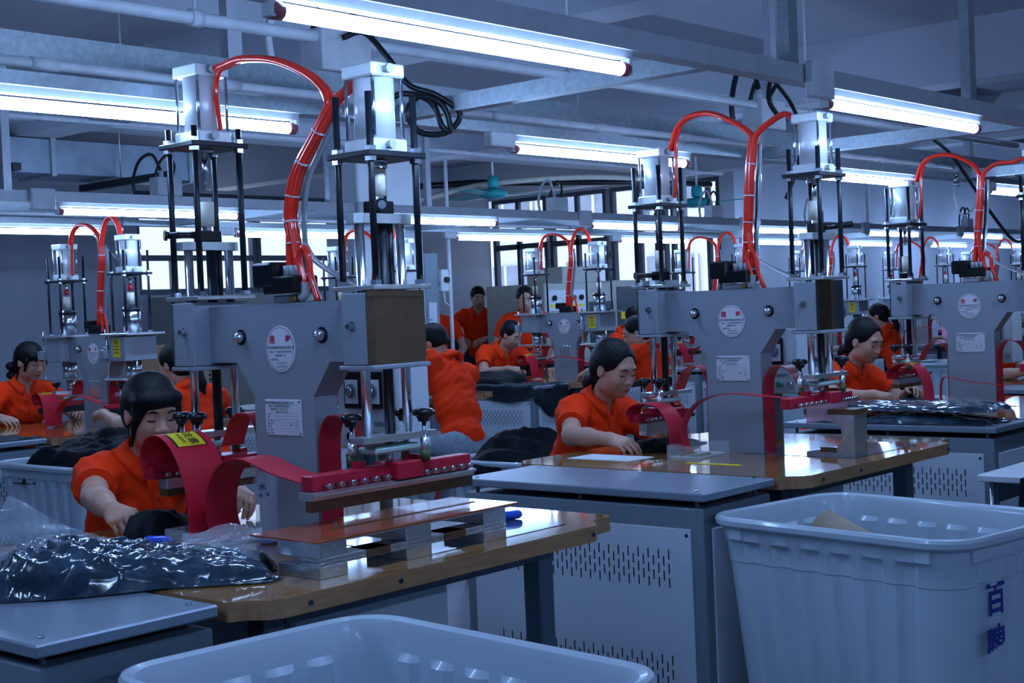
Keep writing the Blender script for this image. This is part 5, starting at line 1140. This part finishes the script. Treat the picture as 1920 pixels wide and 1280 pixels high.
person('woman in an orange polo shirt behind the stacked plastic bags at right', (7.18, 3.98, 0.50), R_(-95), (7.20, 3.69, 1.095), R_(-100), -0.30, [(6.90, 3.50, 0.815), (7.22, 3.44, 0.82)], 'tied', res=0.006, pinch=(0.6, 0.3),
       poles=(np.array([-0.9, 0.35, -0.4]), np.array([0.7, 0.1, -0.5])), curl=((0.45, 0.5, 0.3), (0.4, 0.5, 0.3)), palm=(np.array([-0.3, 0.25, 0.9]), None), group='workers in orange polo shirts')
person('young man in an orange polo shirt bent over black cloth at the centre', (9.62, 8.84, 0.52), R_(-100), (9.60, 8.42, 1.125), R_(-92), -0.42, [(9.28, 8.20, 0.83), (9.70, 8.10, 0.82)], 'short', res=0.0085, fem=False, build=1.08, group='workers in orange polo shirts')
person('woman with wavy dark hair in an orange polo shirt at the left edge', (4.78, 8.62, 0.50), R_(-90), (4.79, 8.37, 1.145), R_(-82), -0.22, [(4.42, 8.10, 0.81), (4.95, 8.12, 0.82)], 'curly_tied', res=0.007, group='workers in orange polo shirts')
person('man seen from behind in an orange polo shirt on a red stool', (6.62, 6.26, 0.50), R_(88), (6.75, 6.64, 1.150), R_(115), -0.40, [(6.95, 7.02, 0.81), (6.55, 7.06, 0.81)], 'short', res=0.008, fem=False, legs='jeans', build=1.10, poles=(np.array([0.7, 0, -0.5]), np.array([-0.7, 0, -0.5])), group='workers in orange polo shirts')
person('woman with a ponytail seen from behind beyond the nearest press', (4.74, 6.42, 0.50), R_(88), (4.73, 6.70, 1.120), R_(100), -0.25, [(5.08, 6.98, 0.82), (4.42, 6.96, 0.86)], 'ponytail', res=0.0075, group='workers in orange polo shirts', poles=(np.array([0.8, -0.1, -0.4]), np.array([-0.7, 0, -0.5])))
gb, gbd = person('woman with glasses and a hair bun turned away at the far press row', (8.80, 6.18, 0.50), R_(92), (8.84, 6.47, 1.135), R_(128), -0.30, [(9.1, 6.85, 0.82), (8.7, 6.9, 0.82)], 'bun', res=0.0085, group='workers in orange polo shirts')
Hh = gbd['H']
g = MB()
for s_ in (1, -1):
    c = [Hh(0.098, s_ * 0.034 + 0.020 * math.cos(a), -0.002 + 0.015 * math.sin(a)) for a in np.linspace(0, 2 * math.pi, 15)]; g.tube([tuple(p) for p in c], 0.0015, 6)
    g.tube([tuple(Hh(0.095, s_ * 0.054, 0.002)), tuple(Hh(0.05, s_ * 0.078, 0.004)), tuple(Hh(-0.01, s_ * 0.082, 0.006))], 0.0015, 6)
g.tube([tuple(Hh(0.100, -0.014, 0)), tuple(Hh(0.103, 0, 0.002)), tuple(Hh(0.100, 0.014, 0))], 0.0015, 6).build('glasses', 'chrome', gb)
person('man with cropped hair half hidden behind the woman with glasses', (11.30, 8.50, 0.52), R_(-90), (11.25, 8.24, 1.21), R_(-80), -0.35, [(11.0, 8.0, 0.82), (11.5, 8.0, 0.82)], 'shaved', res=0.011, fem=False, group='workers in orange polo shirts')
person('woman with a ponytail and pale hair tie seen from behind at right', (13.02, 6.26, 0.50), R_(92), (13.03, 6.53, 1.135), R_(105), -0.25, [(13.3, 6.86, 0.82), (12.85, 6.9, 0.82)], 'ponytail', res=0.0095, group='workers in orange polo shirts')
person('standing man with a fringe holding dark cloth beside the window', (11.92, 10.98, 0.86), R_(-140), (11.795, 10.828, 1.508), R_(-128), -0.12, [(11.52, 10.86, 1.04), (11.62, 10.62, 1.03)], 'fringe_man', res=0.0075, fem=False, standing=True, group='workers in orange polo shirts')
person('standing man behind the left cylinder of the central small press', (10.56, 9.08, 0.86), R_(-130), (10.47, 8.99, 1.45), R_(-135), -0.15, [None, None], 'short', res=0.0085, fem=False, standing=True, group='workers in orange polo shirts')
person('worker mostly hidden behind the grey electrical cabinet', (10.50, 10.33, 0.84), R_(-135), (10.43, 10.26, 1.44), R_(-150), -0.3, [None, None], 'short', res=0.013, fem=False, standing=True, group='workers in orange polo shirts')
person('seated worker cut off by the right picture edge', (9.24, 4.02, 0.50), R_(-92), (9.25, 3.74, 1.09), R_(-85), -0.35, [(8.95, 3.45, 0.82), (9.3, 3.4, 0.82)], 'tied', res=0.009, group='workers in orange polo shirts')
person('woman in a pink top behind the beam of the third press', (15.05, 6.25, 0.50), R_(95), (15.02, 6.52, 1.12), R_(100), -0.25, [(15.3, 6.85, 0.83), (14.78, 6.62, 1.0)], 'tied', res=0.011, shirt='pink_cloth', long_sleeve=True)
# ================================================================== things on the tables
def heap(name, label, cat, cx, cy, z, lu, lv, h, rot, m, seed, nu=46, nv=30, rough=1.0, group=None, fine=1.0, drop=None):
    """crumpled mound: closed mesh, folds from layered ridged waves"""
    r = random.Random(seed); W_ = [(r.uniform(5, 22) / lu * fine, r.uniform(-14, 14) / lv * 0.5 * fine, r.uniform(0, 6.3), r.uniform(0.3, 1)) for _ in range(9)]
    V = []; F = []
    for i in range(nu + 1):
        for j in range(nv + 1):
            u = -1 + 2 * i / nu; v = -1 + 2 * j / nv
            wob = 1 + 0.07 * math.sin(5 * u + seed) + 0.05 * math.sin(7 * v + 2 * seed)
            e = max(0.0, 1 - (abs(u) ** 3 + abs(v) ** 3)) ** 0.45
            f = sum(a * (1 - abs(math.sin(p * u * lu * 0.5 + q * v * lv + ph))) for p, q, ph, a in W_) / len(W_)
            zz = z + e * h * (0.62 + rough * 0.75 * f) * (1 + 0.25 * math.sin(2.1 * u + seed)) + 0.002
            if drop: zz += drop(u, v)
            V.append((u * lu / 2 * wob, v * lv / 2 * wob, zz - z))
    n = (nu + 1) * (nv + 1)
    V += [(a, b, min(c - 0.002, 0.0005) if not drop else c - 0.004) for a, b, c in V]
    for i in range(nu):
        for j in range(nv):
            a = i * (nv + 1) + j; F.append((a, a + nv + 1, a + nv + 2, a + 1)); F.append((n + a, n + a + 1, n + a + nv + 2, n + a + nv + 1))
    for i in range(nu):
        for j in (0, nv):
            a = i * (nv + 1) + j; b = a + nv + 1; F.append((a, b, n + b, n + a))
    for j in range(nv):
        for i in (0, nu):
            a = i * (nv + 1) + j; b = a + 1; F.append((a, b, n + b, n + a))
    o = MB().add(V, F, True).build(name, m, None, (cx, cy, z), rot); tag(o, label, cat, group); return o
def film(parent, pts, n, m, seed, amp=0.006, name='film_flap'):
    """crinkled clear sheet spanned by four corner points"""
    r = random.Random(seed); a, b, c, d_ = [np.array(p, float) for p in pts]; V = []; F = []
    nn = np.cross(b - a, d_ - a); nn /= np.linalg.norm(nn) + 1e-9
    for i in range(n + 1):
        for j in range(n + 1):
            u, v = i / n, j / n; p = a * (1 - u) * (1 - v) + b * u * (1 - v) + c * u * v + d_ * (1 - u) * v
            V.append(tuple(p + nn * (amp * math.sin(9 * u + 4 * v + seed) + amp * 0.7 * math.sin(17 * v - 6 * u) + r.uniform(-1, 1) * amp * 0.25)))
    for i in range(n):
        for j in range(n): k = i * (n + 1) + j; F.append((k, k + 1, k + n + 2, k + n + 1))
    V2 = [tuple(np.array(v) - nn * 0.001) for v in V]; k0 = len(V)
    F2 = [tuple(i + k0 for i in f)[::-1] for f in F]
    return MB().add(V + V2, F + F2, True).build(name, m, parent)
gb1 = 'clear plastic bags of folded dark garments'
b1 = heap('garment_bag', 'crinkled clear plastic bag of dark garments on the lower left cabinet', 'plastic bag', 1.80, 2.80, ZT + 0.003, 0.64, 0.28, 0.105, math.radians(-36), 'bag_film', 3, 110, 60, 1.0, gb1, 1.6)
film(b1, [(-0.33, -0.05, 0.02), (-0.02, -0.02, 0.11), (-0.10, 0.06, 0.12), (-0.24, 0.04, 0.215)], 14, 'clear_bag', 2, 0.008)
film(b1, [(0.14, -0.09, 0.03), (0.31, -0.03, 0.015), (0.33, 0.09, 0.10), (0.14, 0.08, 0.095)], 14, 'clear_bag', 5, 0.007)
b2 = heap('garment_bag', 'lower clear plastic bag of the pair stacked on the right cabinet', 'plastic bag', 6.06, 2.90, ZT + 0.003, 0.86, 0.36, 0.042, math.radians(90), 'bag_film', 8, 80, 36, 0.8, gb1, 1.2)
b3 = heap('garment_bag', 'upper clear plastic bag of the pair stacked on the right cabinet', 'plastic bag', 6.07, 2.88, ZT + 0.058, 0.84, 0.36, 0.052, math.radians(92), 'bag_film', 11, 80, 36, 0.8, gb1, 1.2)
film(b3, [(-0.44, -0.16, -0.02), (-0.30, -0.17, 0.03), (-0.30, 0.16, 0.06), (-0.46, 0.14, 0.0)], 12, 'clear_bag', 9, 0.006)
film(b3, [(0.28, -0.17, 0.03), (0.46, -0.15, -0.01), (0.44, 0.15, 0.02), (0.28, 0.16, 0.06)], 12, 'clear_bag', 4, 0.006)
# black cloth pieces
gc = 'dark cloth pieces at the presses'
heap('cloth_piece', 'black cloth piece in the hand of the woman with the fringe', 'cloth', 2.29, 3.36, ZT + 0.002, 0.26, 0.16, 0.075, 0.5, 'black_cloth', 21, 30, 20, 0.6, gc)
heap('cloth_piece', 'black cloth bag under the hands of the woman with tied hair', 'cloth', 4.70, 3.32, ZT + 0.002, 0.40, 0.24, 0.045, 0.3, 'black_cloth', 22, 30, 20, 0.7, gc)
heap('cloth_piece', 'dark cloth under the hands of the woman at right', 'cloth', 7.12, 3.40, ZT + 0.002, 0.40, 0.24, 0.03, 0.3, 'dark_cloth', 23, 30, 20, 0.7, gc)
heap('cloth_heap', 'black cloth heap piled in the tub at the left edge', 'cloth', 3.88, 6.22, 0.60, 0.52, 0.62, 0.26, 0.4, 'black_cloth', 24, 46, 40, 1.1, gc)
heap('cloth_heap', 'black cloth heap in the tub beyond the bare cabinet top', 'cloth', 5.24, 4.60, 0.52, 0.46, 0.52, 0.24, 0.2, 'black_cloth', 25, 46, 40, 1.0, gc)
def drape(name, label, x0, x1, y0, y1, z, over, m, seed, peak=None):
    """flat cloth on a cabinet top hanging over its -y and -x edges"""
    n1, n2 = 34, 40; V = []; F = []; ex, ey = over; r = random.Random(seed)
    for i in range(n1 + 1):
        for j in range(n2 + 1):
            x = x0 - ex + (x1 - x0 + ex) * i / n1; y = y0 - ey + (y1 - y0 + ey) * j / n2
            dx = max(0, x0 - x); dy = max(0, y0 - y); w = 0.006 * math.sin(x * 31 + seed) + 0.006 * math.sin(y * 27 + x * 12)
            if dx > 0 and dy > 0: dz = max(dx, dy); px = x0 - 0.012 - 0.03 * min(1, dx * 6) ; py = y0 - 0.012 - 0.03 * min(1, dy * 6)
            else: dz = dx + dy; px = x if dx == 0 else x0 - 0.012 + w; py = y if dy == 0 else y0 - 0.012 + w
            V.append((px, py, z + 0.003 + (abs(w) if dz == 0 else -dz * (0.9 + 0.35 * math.sin(x * 13 + y * 9 + seed)))))
    for i in range(n1):
        for j in range(n2): k = i * (n2 + 1) + j; F.append((k, k + n2 + 1, k + n2 + 2, k + 1))
    k0 = len(V); V += [(a, b, c - 0.0015) for a, b, c in V]; F += [tuple(q + k0 for q in f)[::-1] for f in F]
    return tag(MB().add(V, F, True).build(name, m), label, 'cloth', gc)
drape('cloth_sheet', 'dark cloth sheet draped over the cabinet before the young man', 8.09, 8.50, 6.905, 7.93, ZT, (0.10, 0.20), 'dark_cloth', 3)
drape('cloth_sheet', 'dark cloth sheet lying over the cabinet at the left edge', 3.62, 4.02, 6.95, 7.93, ZT, (0.03, 0.05), 'dark_cloth', 5)
heap('cloth_heap', 'black folded cloth bag on the cabinet before the young man', 'cloth', 8.42, 7.62, ZT + 0.01, 0.35, 0.55, 0.09, 0.2, 'black_cloth', 26, 30, 30, 0.7, gc)
heap('cloth_heap', 'black shiny cloth stack between the seated men', 'cloth', 8.10, 8.75, 0.62, 0.55, 0.8, 0.28, 0.1, 'black_cloth', 27, 30, 30, 0.7, gc)
pal = thing('pallet_table', 'low grey trolley under the black cloth stack', 'trolley', (8.10, 8.75, 0))
MB().box((-0.3, -0.42, 0.57), (0.3, 0.42, 0.61), 0.004).build('deck', 'cabinet_grey', pal)
for x in (-0.25, 0.25):
    for y in (-0.36, 0.36): MB().box((x - 0.02, y - 0.02, 0), (x + 0.02, y + 0.02, 0.57)).build('leg', 'cabinet_grey', pal)
heap('cloth_piece', 'dark blue cloth held out by the standing man', 'cloth', 11.36, 10.92, 0.90, 0.50, 0.18, 0.20, 1.9, 'dark_cloth', 28, 30, 20, 0.5, gc)

# jig of aluminium blocks with a bakelite plate on the nearest table
jg = thing('welding_jig', 'aluminium block jig with an orange bakelite plate on the nearest table', 'jig', (2.40, 2.50, ZT))
for i, x in enumerate((-0.335, -0.06, 0.215)):
    MB().box((x, -0.085, 0.0), (x + 0.085, 0.06, 0.028), 0.001).build('lower_block', 'aluminium_raw', jg)
    MB().box((x, -0.085, 0.047), (x + 0.085, 0.06, 0.078), 0.001).build('upper_block', 'aluminium_raw', jg)
for z in (0.0285, 0.038): MB().box((-0.335, -0.085, z), (0.30, -0.02, z + 0.0085), 0.0006).build('spacer_bar', 'aluminium_raw', jg)
for x in (-0.19, 0.07): MB().box((x, -0.087, 0.030), (x + 0.075, -0.018, 0.0465)).build('brown_insert', 'blade_brown', jg)
MB().box((-0.335, -0.085, 0.0785), (0.32, 0.145, 0.083)).build('plate_backing', 'aluminium_raw', jg)
bp = MB().box((-0.345, -0.09, 0.083), (0.345, 0.15, 0.088), 0.0008).build('bakelite_plate', 'bakelite_orange', jg)
MB().box((-0.20, 0.02, 0.088), (0.30, 0.032, 0.0895)).build('guide_slot', 'blade_brown', bp)
def guard_box(x, y, rot, label, lid=True):
    t = thing('strap_guard', label, 'guard', (x, y, ZT), rot, 'clear acrylic strap guards')
    MB().box((-0.10, -0.06, 0.0), (0.10, 0.06, 0.007), 0.001).build('base_plate', 'paper', t)
    if lid:
        for lo, hi in (((-0.11, -0.068, 0), (0.11, -0.065, 0.05)), ((-0.11, 0.065, 0), (0.11, 0.068, 0.05)), ((-0.113, -0.068, 0), (-0.11, 0.068, 0.05)), ((0.11, -0.068, 0), (0.113, 0.068, 0.05))): MB().box(lo, hi).build('acrylic_wall', 'acrylic', t)
    for y_ in (0.03, -0.035): MB().ribbon(spline([(-0.04, y_ + 0.018, 0.009), (-0.04, y_, 0.014), (-0.04, y_ - 0.018, 0.009)], 5), (0.11, 0, 0), 0.0015).build('foil_end', 'foil', t)
    return t
guard_box(2.27, 3.07, 0, 'clear acrylic strap guard with brass foil on the nearest table'); guard_box(4.50, 3.02, 0, 'clear acrylic strap guard with brass foil on the second table'); guard_box(6.74, 3.08, 0, 'clear acrylic strap guard behind the stacked plastic bags')
bt = thing('water_bottle', 'clear plastic water bottle with a white cap on the nearest table', 'bottle', (2.345, 2.945, ZT))
MB().lathe([(0.0, 0.002), (0.029, 0.002), (0.0315, 0.008), (0.031, 0.05), (0.028, 0.075), (0.031, 0.095), (0.0315, 0.17), (0.024, 0.19), (0.013, 0.202), (0.013, 0.212)], n=28).build('bottle_body', 'water_bottle', bt)
MB().cyl((0, 0, 0.210), (0, 0, 0.228), 0.0155, n=20).build('cap', 'bottle_cap', bt)
MB().cyl((0, 0, 0.003), (0, 0, 0.018), 0.026, 0.028, n=20).build('base_tint', 'blue_handle', bt)
lettering([('水', 0.022, -0.004, 0.012), ('清', 0.012, 0.008, -0.008), ('泉', 0.012, -0.009, -0.010)], bt, (-0.0235, -0.0225, 0.14), np.array([[0.69, 0, -0.72], [-0.72, 0, -0.69], [0, 1, 0]]), 'label_blue')
def screwdriver(x, y, z, rz, tilt, label):
    t = thing('screwdriver', label, 'screwdriver', (x, y, z), rz, 'blue-handled screwdrivers'); t.rotation_euler = (0, tilt, rz)
    MB().lathe([(0.0, 0.0), (0.010, 0.001), (0.0135, 0.012), (0.0125, 0.022), (0.0135, 0.05), (0.010, 0.066), (0.0075, 0.075), (0.0, 0.08)], axis=(1, 0, 0), n=12).build('handle', 'blue_handle', t)
    MB().cyl((0.079, 0, 0), (0.165, 0, 0), 0.003, n=8).build('shank', 'chrome', t)
screwdriver(2.97, 2.60, ZT + 0.0142, math.radians(168), 0, 'blue-handled screwdriver lying at the right end of the nearest table')
screwdriver(2.13, 3.19, ZT + 0.020, math.radians(-60), 0.0, 'blue-handled screwdriver beside the acrylic guard at left')
# second table: alu bracket, papers, yellow strip
br = thing('jig_bracket', 'aluminium I-shaped jig with a brown pad on the second table', 'jig', (4.73, 2.455, ZT))
MB().prism([(0, 0), (0.20, 0), (0.20, 0.012), (0.075, 0.030), (0.055, 0.045), (0.05, 0.07), (0.055, 0.105), (0.075, 0.122), (0.20, 0.142), (0.20, 0.152), (0, 0.152)], 0, -0.05, 0.05).build('bracket', 'aluminium_raw', br)
MB().box((-0.052, -0.004, 0.152), (0.052, 0.205, 0.172)).build('pad', 'blade_brown', br)
MB().box((-0.052, 0.075, 0.012), (-0.048, 0.14, 0.03)).build('brown_insert', 'blade_brown', br)
tag(MB().box((4.24, 3.16, ZT + 0.0003), (4.40, 3.46, ZT + 0.002)).build('paper_sheet', 'paper'), 'white paper sheet on the second table before the seated woman', 'paper')
tag(MB().box((4.27, 2.70, ZT + 0.0003), (4.30, 2.93, ZT + 0.0015)).build('tape_strip', 'label_yellow'), 'narrow yellow tape strip on the second table', 'tape')
tag(MB().box((2.42, 2.42, ZT + 0.0003), (2.95, 2.86, ZT + 0.0016)).build('work_mat', 'table_mat'), 'dark rubber work mat on the nearest table', 'mat')
tag(MB().box((4.62, 2.42, ZT + 0.0003), (5.12, 2.90, ZT + 0.0016)).build('work_mat', 'table_mat'), 'dark rubber work mat on the second table', 'mat')

# ================================================================== background equipment
ov = thing('curing_oven', 'beige oven with dark grilles in front of the windows', 'oven', (10.9, 9.1, 0))
MB().box((0, 0, 0.08), (1.18, 0.8, 1.60), 0.01).build('main_housing', 'beige_metal', ov); MB().box((1.185, 0.03, 0.08), (1.75, 0.78, 1.62), 0.01).build('side_housing', 'beige_metal', ov)
MB().box((0.55, 0.2, 1.60), (1.15, 0.7, 1.78), 0.01).build('top_cover', 'beige_metal', ov)
pn = MB().box((0.06, -0.006, 1.32), (0.66, 0, 1.53), 0.002).build('control_panel', 'cabinet_panel', ov)
for x, m in ((0.14, 'black_plastic'), (0.46, 'chrome'), (0.58, 'black_plastic')): MB().cyl((x, -0.03, 1.45), (x, -0.006, 1.45), 0.028, n=16).build('knob', m, pn)
for x in (0.12, 0.28, 0.44, 0.58): MB().box((x - 0.04, -0.009, 1.355), (x + 0.04, -0.006, 1.385)).build('yellow_tag', 'label_yellow', pn)
MB().box((0.08, -0.008, 0.98), (0.66, 0, 1.28), 0.003).build('display_panel', 'dark_grille', ov)
MB().box((0.72, -0.01, 0.95), (1.14, 0, 1.40), 0.003).build('grille', 'dark_grille', ov); MB().box((1.25, 0.02, 0.55), (1.70, 0.03, 1.55), 0.003).build('grille_door', 'dark_grille', ov)
for z in (1.0, 1.06, 1.12, 1.18, 1.24, 1.30): MB().box((0.76, -0.014, z), (1.10, -0.009, z + 0.02)).build('louvre', 'beige_metal' if False else 'slot_dark', ov)
for z in (0.72, 0.84): MB().box((0.74, -0.02, z), (1.1, 0, z + 0.05)).build('roller', 'conduit_white', ov)
MB().box((1.30, 0.012, 1.2), (1.38, 0.02, 1.28)).build('warning_sticker', 'label_yellow', ov)
for x in (0.1, 1.1, 1.65): MB().cyl((x, 0.4, 0), (x, 0.4, 0.08), 0.04).build('foot', 'black_plastic', ov)
ec = thing('electrical_cabinet', 'grey electrical cabinet with conduits beside the concrete column', 'cabinet', (9.40, 9.3, 0))
MB().box((0, 0, 0), (0.19, 0.3, 1.92), 0.01).build('housing', 'cabinet_grey', ec); MB().box((0.03, -0.008, 1.0), (0.14, 0, 1.45), 0.004).build('door', 'cabinet_panel', ec)
MB().box((0.20, -0.03, 1.55), (0.30, 0.04, 1.76), 0.01).build('switch_box', 'conduit_white', ec); MB().cyl((0.25, -0.06, 1.66), (0.25, -0.03, 1.66), 0.03, n=16).build('rotary_switch', 'black_plastic', ec)
MB().box((0.19, 0.0, 1.60), (0.20, 0.03, 1.64)).build('bracket', 'cabinet_grey', ec); MB().cyl((0.36, 0.02, 0.0), (0.36, 0.02, CZ - 0.02), 0.02, n=10).build('conduit', 'conduit_white', ec)
MB().tube(spline([(0.25, 0.0, 1.55), (0.26, 0.0, 1.45), (0.31, 0.0, 1.42), (0.35, 0.02, 1.38)], 6), 0.008, 8).build('flexible_lead', 'conduit_white', ec)
MB().box((0.10, -0.03, 0.75), (0.18, 0, 0.86), 0.004).build('stop_button_box', 'conduit_white', ec)
vc = thing('vented_cabinet', 'beige vented cabinet below the left window', 'cabinet', (8.48, 11.9, 0))
MB().box((0, 0, 0.05), (1.1, 0.5, 1.64), 0.01).build('housing', 'beige_metal', vc)
m = MB()
for r in range(22):
    for c in range(4): m.box((0.12 + c * 0.085 + (0.04 if r % 2 else 0), -0.003, 0.5 + r * 0.05), (0.18 + c * 0.085 + (0.04 if r % 2 else 0), 0, 0.52 + r * 0.05))
m.build('vent_slots', 'slot_dark', vc)['kind'] = 'stuff'
MB().box((0.62, -0.004, 1.30), (0.72, 0, 1.36)).build('warning_sticker', 'label_yellow', vc)
for x in (0.1, 1.0): MB().box((x - 0.03, 0.1, 0), (x + 0.03, 0.4, 0.05)).build('foot', 'black_plastic', vc)
def carton(x, y, z, sx, sy, sz, rot, label):
    t = thing('carton', label, 'carton', (x, y, z), rot, 'brown cardboard cartons')
    MB().box((-sx / 2, -sy / 2, 0), (sx / 2, sy / 2, sz), 0.004).build('box', 'carton', t)
    MB().box((-sx / 2 + 0.002, -0.025, sz), (sx / 2 - 0.002, 0.025, sz + 0.001)).build('tape', 'blade_brown', t)
    MB().box((-0.0025, sy / 2, 0.01), (0.0025, sy / 2 + 0.001, sz - 0.01)).build('side_seam', 'blade_brown', t)
    MB().box((-sx / 2 - 0.001, -sy / 2 + 0.01, sz * 0.5 - 0.0015), (-sx / 2, sy / 2 - 0.01, sz * 0.5 + 0.0015)).build('flap_seam', 'blade_brown', t)
carton(5.78, 8.22, 0.0, 0.5, 0.5, 0.48, 0.1, 'bottom cardboard carton of the stack behind the left small press'); carton(5.76, 8.24, 0.482, 0.48, 0.46, 0.36, 0.0, 'middle cardboard carton of the stack behind the left small press'); carton(5.72, 8.20, 0.844, 0.40, 0.40, 0.36, 0.25, 'top cardboard carton of the stack behind the left small press')
for i, (x, y) in enumerate(((5.1, -0.62), (5.75, -0.66), (6.4, -0.62), (10.4, -0.7), (11.05, -0.7))):
    for j in range(4): carton(x, y, j * 0.482, 0.62, 0.55, 0.48, 0.06 * (j - 1), '%s carton of the %s stack mirrored in the polished press cover' % (('lowest', 'second lowest', 'second highest', 'topmost')[j], ('first', 'second', 'third', 'fourth', 'fifth')[i]))
fl = thing('flag', 'small blue and white striped flag behind the nearest press column', 'flag', (5.0, 6.10, 0))
MB().cyl((0, 0, 0), (0, 0, 1.22), 0.008, n=8).build('pole', 'chrome', fl)
MB().cyl((0, 0, 0), (0, 0, 0.03), 0.12, n=16).build('base', 'black_plastic', fl)
for i, m in enumerate(('flag_blue', 'flag_white', 'flag_blue')):
    w = [(0.008 + 0.13 * q, 0.012 * math.sin(q * 7), 1.20 - i * 0.085 - 0.10 * q) for q in np.linspace(0, 1, 8)]
    MB().ribbon([(a, b, c - 0.042) for a, b, c in w], (0, 0, 0.0855), 0.002).build('stripe', m, fl)
# small white side table and black chair at the right edge
stb = thing('side_table', 'small white side table at the right picture edge', 'table', (5.05, 1.82, 0))
MB().box((-0.27, -0.30, 0.675), (0.27, 0.22, 0.70), 0.004).build('tabletop', 'conduit_white', stb)
for x in (-0.23, 0.23):
    for y in (-0.26, 0.18): MB().cyl((x, y, 0), (x, y, 0.675), 0.012, n=8).build('leg', 'chrome', stb)
MB().box((-0.23, 0.16, 0.60), (0.23, 0.18, 0.675)).build('apron', 'table_steel', stb)
ch = thing('office_chair', 'black padded chair cut off by the right picture edge', 'chair', (4.62, 1.52, 0))
MB().box((-0.20, -0.20, 0.40), (0.20, 0.20, 0.46), 0.02).build('seat', 'black_cloth', ch)
MB().prism([(-0.18, 0.50), (0.18, 0.50), (0.20, 0.62), (0.17, 0.74), (-0.17, 0.74), (-0.20, 0.62)], 1, 0.20, 0.235).build('backrest', 'black_cloth', ch)
MB().box((-0.03, 0.19, 0.42), (0.03, 0.205, 0.55)).build('back_bracket', 'black_plastic', ch)
MB().cyl((0, 0, 0.06), (0, 0, 0.40), 0.025).build('gas_column', 'chrome', ch)
for k in range(5): a = k * 1.2566; MB().cyl((0, 0, 0.07), (0.24 * math.cos(a), 0.24 * math.sin(a), 0.045), 0.016, n=8).cyl((0.24 * math.cos(a), 0.24 * math.sin(a), 0), (0.24 * math.cos(a), 0.24 * math.sin(a), 0.05), 0.022, n=10).build('base_leg', 'black_plastic', ch)
